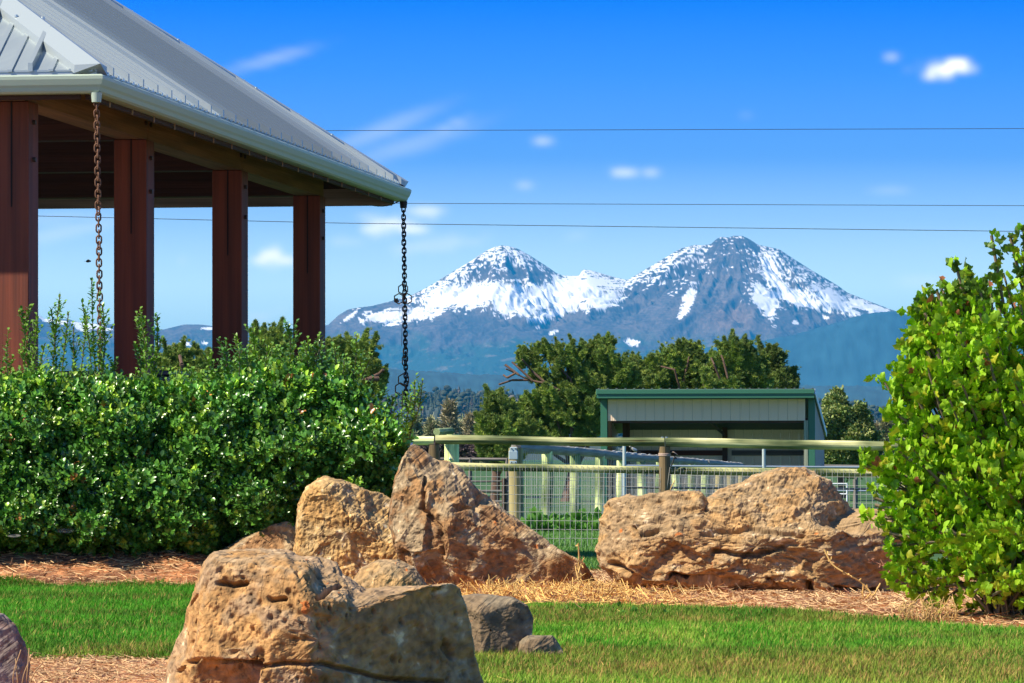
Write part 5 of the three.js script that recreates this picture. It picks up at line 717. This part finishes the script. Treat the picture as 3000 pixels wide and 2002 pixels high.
// a tree: blobs [px, py, rx, ry] of foliage round branch ends, at d metres
function tree(name, label, cat, { d, blobs, n, kinds, m, col, seed, base, limbs = [], deep = .8, size = 1, trunkR = .16, plume = false }, group) {
  const R = rng(seed), k = d / F, x0 = P(base, 0, d).x, gy = groundY(x0, d), t = thing(name, label, cat, [x0, gy, -d], group), o = t.position, mats = kinds.map(() => []), cols = kinds.map(() => []), area = blobs.reduce((s, b) => s + b[2] * b[3], 0);
  const q = (px, py, z = 0) => P(px, py, d).sub(o).add(V(0, 0, z)), top = blobs.reduce((a, b) => (b[1] < a[1] ? b : a)), trunk = [];
  const mid = q(lerp(base, top[0], .6), lerp(HY - (gy - CH) / k, top[1], .6)); trunk.push(log(V(0, -.1, 0), mid, trunkR, trunkR * .65, seed, 10, 8, .4), log(mid, q(top[0], top[1] + top[3] * .4), trunkR * .62, trunkR * .18, seed + 1, 8, 6, .4));
  const zs = blobs.map(() => (R() - .5) * deep * 1.2);
  blobs.forEach((b, i) => { const f = .2 + .5 * R(), s = V(0, 0, 0).lerp(mid, f); trunk.push(log(s, q(b[0], b[1], zs[i]), trunkR * .3, trunkR * .08, seed + i + 3, 7, 6, .8)); });
  limbs.forEach((L, i) => { const pts = L.map(([x, y], j) => q(x, y, .12 * Math.sin(j * 2 + i) + .5)); for (let j = 0; j < pts.length - 1; j++) trunk.push(rod(pts[j], pts[j + 1], (.042 - .03 * j / pts.length) * (L.r ?? 1), 6)); });
  part('trunk', merge(trunk), bark, t);
  const plumes = plume && blobs.map(([, , rx, ry]) => Array.from({ length: Math.round(10 + rx * ry / 110) }, () => { const a = R() * 6.283, r = Math.sqrt(R()), l = (18 + 38 * R() * R()) / Math.max(.7, size * 1.2), dx = Math.cos(a) * r; return [dx * rx * .85, Math.sin(a) * r * ry * .85 + ry * .22, (R() - .5) * (rx + ry) * deep, dx * l * .7 + (R() - .5) * l * .5, -l * (.75 + .6 * R()), (R() - .5) * l, (4 + 5 * R())]; }));
  for (let i = 0; i < n * (plume ? 2 : 1); i++) {
    let a = R() * area, bi = 0; while (bi < blobs.length - 1 && (a -= blobs[bi][2] * blobs[bi][3]) > 0) bi++;
    const [bx0, by, rx, ry] = blobs[bi]; let p, tip = 1;
    if (plume) {                                   // foliage hangs along tapering plumes that point up and outwards
      const [ox, oy, oz, tx, ty, tz, w] = plumes[bi][Math.floor(R() * plumes[bi].length)], f = Math.pow(R(), .8) * 1.22, s = R() < .07 ? w * 2.4 * Math.sqrt(R()) : w * Math.max(.05, 1 - f * .9) * Math.sqrt(R()), a2 = R() * 6.283;
      p = q(bx0 + ox + tx * f + Math.cos(a2) * s, by + oy + ty * f + Math.sin(a2) * s * .8, zs[bi] + (oz + tz * f) * k + Math.sin(a2 * 1.7) * s * k); tip = 1 - .4 * f;
    } else {
      const th = R() * 6.283, cz = R() * 2 - 1, r = Math.pow(R(), .42) * (1 + .5 * fbm(Math.cos(th) * 2 + bi * 7, Math.sin(th) * 2, cz * 2, 2)), sx = Math.sqrt(1 - cz * cz); p = q(bx0 + Math.cos(th) * sx * rx * r, by + Math.sin(th) * sx * ry * r, zs[bi] + cz * r * (rx + ry) * .5 * k * deep);
    }
    const c3 = fbm(p.x * 1.5 + seed, p.y * 1.5, p.z * 1.5, 3);
    if (c3 < (plume ? -.22 : -.10)) continue;                       // gaps
    if (p.y < .25) continue;
    const ki = Math.floor(R() * kinds.length), v = (.65 + .6 * R()) * (1 + c3 * .8), cc = col[Math.floor(R() * col.length)];
    mats[ki].push(xf(p, [(R() - .5) * 1.3, R() * 6.28, (R() - .5) * 1.3], (.6 + .7 * R()) * size * tip)); cols[ki].push(C(cc[0] * v, cc[1] * v, cc[2] * v));
  }
  kinds.forEach((g, i) => mats[i].length && many('crown', g, m, mats[i], cols[i], t));
  return t;
}
{
  const J = { plume: true, kinds: JUN, m: junMat, col: [[.20, .31, .04], [.31, .39, .045], [.11, .21, .03], [.21, .30, .05]] }, gj = undefined;
  tree('juniper_tree', 'low dark juniper left of the shelter, behind the fence', 'tree', { ...J, d: 118, seed: 11, base: 1450, n: 12000, blobs: [[1452, 1180, 22, 40], [1440, 1240, 42, 60], [1480, 1250, 46, 60], [1450, 1310, 46, 60], [1500, 1310, 40, 50], [1520, 1270, 30, 50], [1470, 1200, 28, 40]] }, gj);
  tree('juniper_tree', 'broad juniper with a bare reddish branch, left of the shelter roof', 'tree', { ...J, d: 138, seed: 12, base: 1660, n: 27000, trunkR: .24, blobs: [[1555, 1060, 34, 28], [1600, 1040, 40, 26], [1580, 1110, 26, 22], [1660, 1050, 44, 34], [1720, 1040, 44, 36], [1760, 1020, 34, 24], [1780, 1065, 42, 34], [1690, 1110, 80, 48], [1760, 1120, 70, 50], [1620, 1170, 66, 50], [1560, 1220, 56, 60], [1680, 1190, 80, 60], [1640, 1260, 90, 50], [1740, 1230, 60, 70], [1530, 1270, 40, 40], [1830, 1100, 50, 40]],
    limbs: [[[1650, 1150], [1600, 1125], [1550, 1115], [1510, 1095], [1482, 1082]], [[1560, 1117], [1520, 1080], [1500, 1062]], [[1520, 1100], [1480, 1070]], [[1600, 1125], [1560, 1090], [1530, 1055]], [[1550, 1115], [1500, 1115], [1462, 1128]], [[1640, 1150], [1600, 1145], [1575, 1160]], [[1690, 1170], [1670, 1110], [1640, 1080]], [[1510, 1095], [1486, 1108], [1475, 1100]]] }, gj);
  tree('juniper_tree', 'juniper standing behind the middle of the shelter roof', 'tree', { ...J, d: 142, seed: 13, base: 1930, n: 23000, blobs: [[1880, 1085, 44, 36], [1930, 1100, 50, 40], [1990, 1050, 34, 34], [2020, 1035, 26, 26], [2045, 1070, 40, 36], [1960, 1110, 60, 40], [2040, 1115, 56, 40], [1850, 1110, 44, 34], [1910, 1140, 90, 30], [1880, 1125, 60, 30], [1840, 1080, 34, 24], [1800, 1130, 50, 30], [1960, 1080, 40, 26], [2020, 1150, 80, 26]], limbs: [[[1990, 1140], [1975, 1085], [1935, 1075]], [[2060, 1130], [2050, 1080], [2095, 1060]]] }, gj);
  tree('juniper_tree', 'juniper with the highest crown, right of the middle of the shelter roof', 'tree', { ...J, d: 139, seed: 14, base: 2150, n: 15000, blobs: [[2150, 1022, 36, 26], [2120, 1060, 40, 34], [2180, 1050, 38, 34], [2110, 1100, 46, 36], [2170, 1100, 56, 44], [2210, 1085, 34, 40], [2120, 1140, 60, 26], [2200, 1140, 60, 26]], limbs: [[[2110, 1120], [2090, 1070], [2082, 1050]], [[2130, 1110], [2118, 1060], [2112, 1042]]] }, gj);
  tree('juniper_tree', 'pointed juniper at the right end of the shelter roof', 'tree', { ...J, d: 141, seed: 15, base: 2260, n: 11000, col: [[.13, .20, .03], [.16, .23, .03]], blobs: [[2245, 1050, 18, 26], [2268, 1060, 20, 30], [2240, 1090, 34, 34], [2285, 1095, 34, 36], [2312, 1130, 20, 22], [2250, 1130, 50, 30], [2300, 1140, 34, 24]] }, gj);
  tree('juniper_tree', 'dark juniper behind the hedge between the second and third posts', 'tree', { ...J, d: 70, seed: 16, base: 560, n: 12000, size: .62, deep: .7, blobs: [[505, 1090, 28, 34], [520, 1065, 22, 18], [540, 1110, 44, 40], [585, 1085, 36, 30], [620, 1100, 40, 40], [600, 1130, 60, 40], [530, 1150, 60, 40]], limbs: [[[545, 1120], [540, 1070], [532, 1045]]] }, gj);
  tree('juniper_tree', 'green juniper behind the hedge right of the fourth post', 'tree', { ...J, d: 68, seed: 17, base: 1010, n: 14000, size: .62, deep: .7, blobs: [[985, 1060, 40, 44], [1040, 1060, 40, 40], [1070, 1090, 36, 34], [1030, 1120, 60, 50], [960, 1110, 40, 50], [1090, 1130, 30, 34], [1070, 1160, 60, 40]], limbs: [[[1040, 1130], [1080, 1115], [1110, 1100], [1126, 1085]], [[1080, 1115], [1112, 1112]]] }, gj);
  tree('juniper_tree', 'juniper behind the hedge between the third and fourth posts', 'tree', { ...J, d: 74, seed: 18, base: 800, n: 10000, size: .62, deep: .7, blobs: [[770, 1020, 30, 30], [800, 1040, 40, 36], [840, 1060, 40, 40], [760, 1070, 40, 40], [800, 1100, 60, 40]] }, gj);
  tree('poplar_tree', 'leafy pale green poplar standing right of the shelter', 'tree', { d: 150, seed: 19, base: 2470, n: 15000, kinds: CLUMP, m: clumpMat, deep: .9, size: .8, trunkR: .14, col: [[.26, .32, .07], [.18, .27, .06], [.13, .22, .05], [.33, .36, .10]], blobs: [[2455, 1162, 12, 16], [2446, 1185, 24, 22], [2470, 1195, 22, 22], [2455, 1222, 36, 26], [2420, 1240, 26, 28], [2490, 1236, 26, 24], [2516, 1200, 10, 20], [2524, 1235, 22, 28], [2440, 1270, 46, 34], [2500, 1276, 46, 36], [2410, 1300, 26, 36], [2550, 1290, 24, 30], [2460, 1320, 66, 36], [2530, 1330, 50, 34], [2420, 1350, 40, 30], [2500, 1365, 70, 26]] });
  // brush, grey pines in the middle distance and the dark wood on the ridge
  { const R = rng(61), M1 = [], C1 = []; for (let i = 0; i < 5200; i++) { const p = P(1180 + R() * 330, 1338 - Math.pow(R(), 1.3) * 44 * (1 + .4 * fbm(R() * 2, 1, 1, 2)), 150 + R() * 6), v = .6 + .8 * R(); M1.push(xf(p, [R() * 3, R() * 6, R() * 3], .9 + R() * .9)); C1.push(R() < .7 ? C(.105 * v, .075 * v, .08 * v) : C(.14 * v, .125 * v, .10 * v)); } many('brush', JUN[0], mat([1, 1, 1], .95, { side: THREE.DoubleSide }), M1, C1, null, 'bare purple brown brush behind the far rail fence'); }
  const PINE = [spray(5, 14, 1.3, .30), spray(6, 16, 1.1, .28)], pm = leafMat([1, 1, 1], .85, .12), pineSpots = [[1185, 1262, 70, 38], [1215, 1232, 80, 30], [1240, 1265, 66, 36], [1265, 1240, 80, 30], [1285, 1262, 60, 34], [1318, 1186, 140, 44], [1345, 1250, 70, 34], [1362, 1236, 84, 26], [1380, 1226, 100, 34], [1400, 1240, 84, 34], [1425, 1222, 100, 38], [1445, 1238, 90, 34], [1160, 1240, 80, 34], [1130, 1250, 80, 36], [2575, 1255, 80, 34], [2600, 1240, 90, 34], [2625, 1262, 70, 40], [2652, 1246, 90, 36], [2678, 1268, 70, 36], [2700, 1250, 90, 40], [2385, 1240, 80, 30], [2730, 1262, 80, 40]];
  const ORD = ['leftmost', 'second', 'third', 'fourth', 'fifth', 'sixth', 'seventh', 'eighth', 'ninth', 'tenth', 'eleventh', 'twelfth', 'thirteenth'], pineLabel = (px) => { const right = px > 2000, row = pineSpots.filter((p, i) => i !== 5 && (p[0] > 2000) === right).map((p) => p[0]).sort((a, b) => a - b), n = row.indexOf(px), where = right ? 'grey green pines right of the shelter' : 'pale pines below the wooded ridge'; return n ? ORD[n] + ' from the left of the ' + where : 'leftmost of the ' + where; };
  pineSpots.forEach(([px, py, h, w], i) => {
    const R = rng(700 + i), d = 520 + (i * 37) % 90, k = d / F, o = P(px, 0, d), gy = groundY(o.x, d), t = thing('pine_tree', i === 5 ? 'tallest grey green pine rising above the pale pines at the wooded ridge' : pineLabel(px), 'tree', [o.x, gy, -d], i === 5 ? undefined : px > 2000 ? 'pines right of the poplar' : 'pale pines below the wooded ridge'), H = CH + (HY - py) * k - gy, M2 = [[], []], C2 = [[], []];
    part('trunk', log(V(0, -.2, 0), V(0, H * .96, 0), .22, .04, i, 7, 5, .3), bark, t);
    for (let j = 0; j < 460; j++) { const f = .12 + .88 * Math.pow(R(), .85), a = R() * 6.28, prof = Math.pow(1 - f, .62) * 1.15 + .05, r = w * .5 * k * prof * (.35 + .65 * Math.sqrt(R())) * (1 + .5 * N3(f * 6, Math.cos(a), i)), v = .6 + .75 * R(), kk = j & 1; M2[kk].push(xf(V(Math.cos(a) * r, f * H + (R() - .5) * .5, Math.sin(a) * r), [(R() - .5) * 1.4, R() * 6.28, (R() - .5) * 1.4], .5 + .5 * R())); C2[kk].push(i % 3 === 0 ? C(.30 * v, .30 * v, .15 * v) : i % 3 === 1 ? C(.24 * v, .29 * v, .15 * v) : C(.34 * v, .30 * v, .17 * v)); }
    PINE.forEach((g, q) => many('crown', g, pm, M2[q], C2[q], t));
  });
  { const R = rng(31), conifer = (seed, wd) => { const r = rng(seed), gs = []; for (let i = 0; i < 7; i++) { const f = i / 7; gs.push(new THREE.ConeGeometry(wd * (1 - f * .86) * (.8 + .4 * r()), .30, 6, 1, true).translate((r() - .5) * .05, .16 + f * .74, (r() - .5) * .05).rotateY(r() * 6)); } gs.push(new THREE.CylinderGeometry(.012, .02, .3, 5).translate(0, .1, 0)); return merge(gs); }, round = (seed) => { const r = rng(seed), gs = []; for (let i = 0; i < 9; i++) gs.push(new THREE.IcosahedronGeometry(.14 + .08 * r(), 1).scale(1, .8, 1).translate((r() - .5) * .4, .35 + .55 * r(), (r() - .5) * .4)); gs.push(new THREE.CylinderGeometry(.02, .03, .4, 5).translate(0, .2, 0)); return merge(gs); };
    const ks = [conifer(1, .20), conifer(2, .15), round(3)], Ms = [[], [], []], Cs = [[], [], []];
    for (let i = 0; i < 8200; i++) { const px = -650 + R() * 4300, d = 5000 + Math.pow(R(), .7) * 3700, y = nearRidge(px, d), k = R() < .45 ? 0 : R() < .7 ? 1 : 2, h = 13 + 14 * R() * R() + 6 * R(), v = .6 + .8 * R(); const m = new THREE.Matrix4().compose(V((px - 1500) / F * d, y - .4, -d), Qr.setFromEuler(Er.set(0, R() * 6, 0)), V(h * (1 + R() * .4), h, h * (1 + R() * .4))); Ms[k].push(m); Cs[k].push(R() < .12 ? C(.10 * v, .085 * v, .06 * v) : C(.035 * v, .05 * v, .03 * v)); }
    ks.forEach((g, i) => many('distant_wood', g, mat([1, 1, 1], .95), Ms[i], Cs[i], null, 'dark conifers covering the low ridge behind the pasture')); }
}
renderer.render(scene, camera);
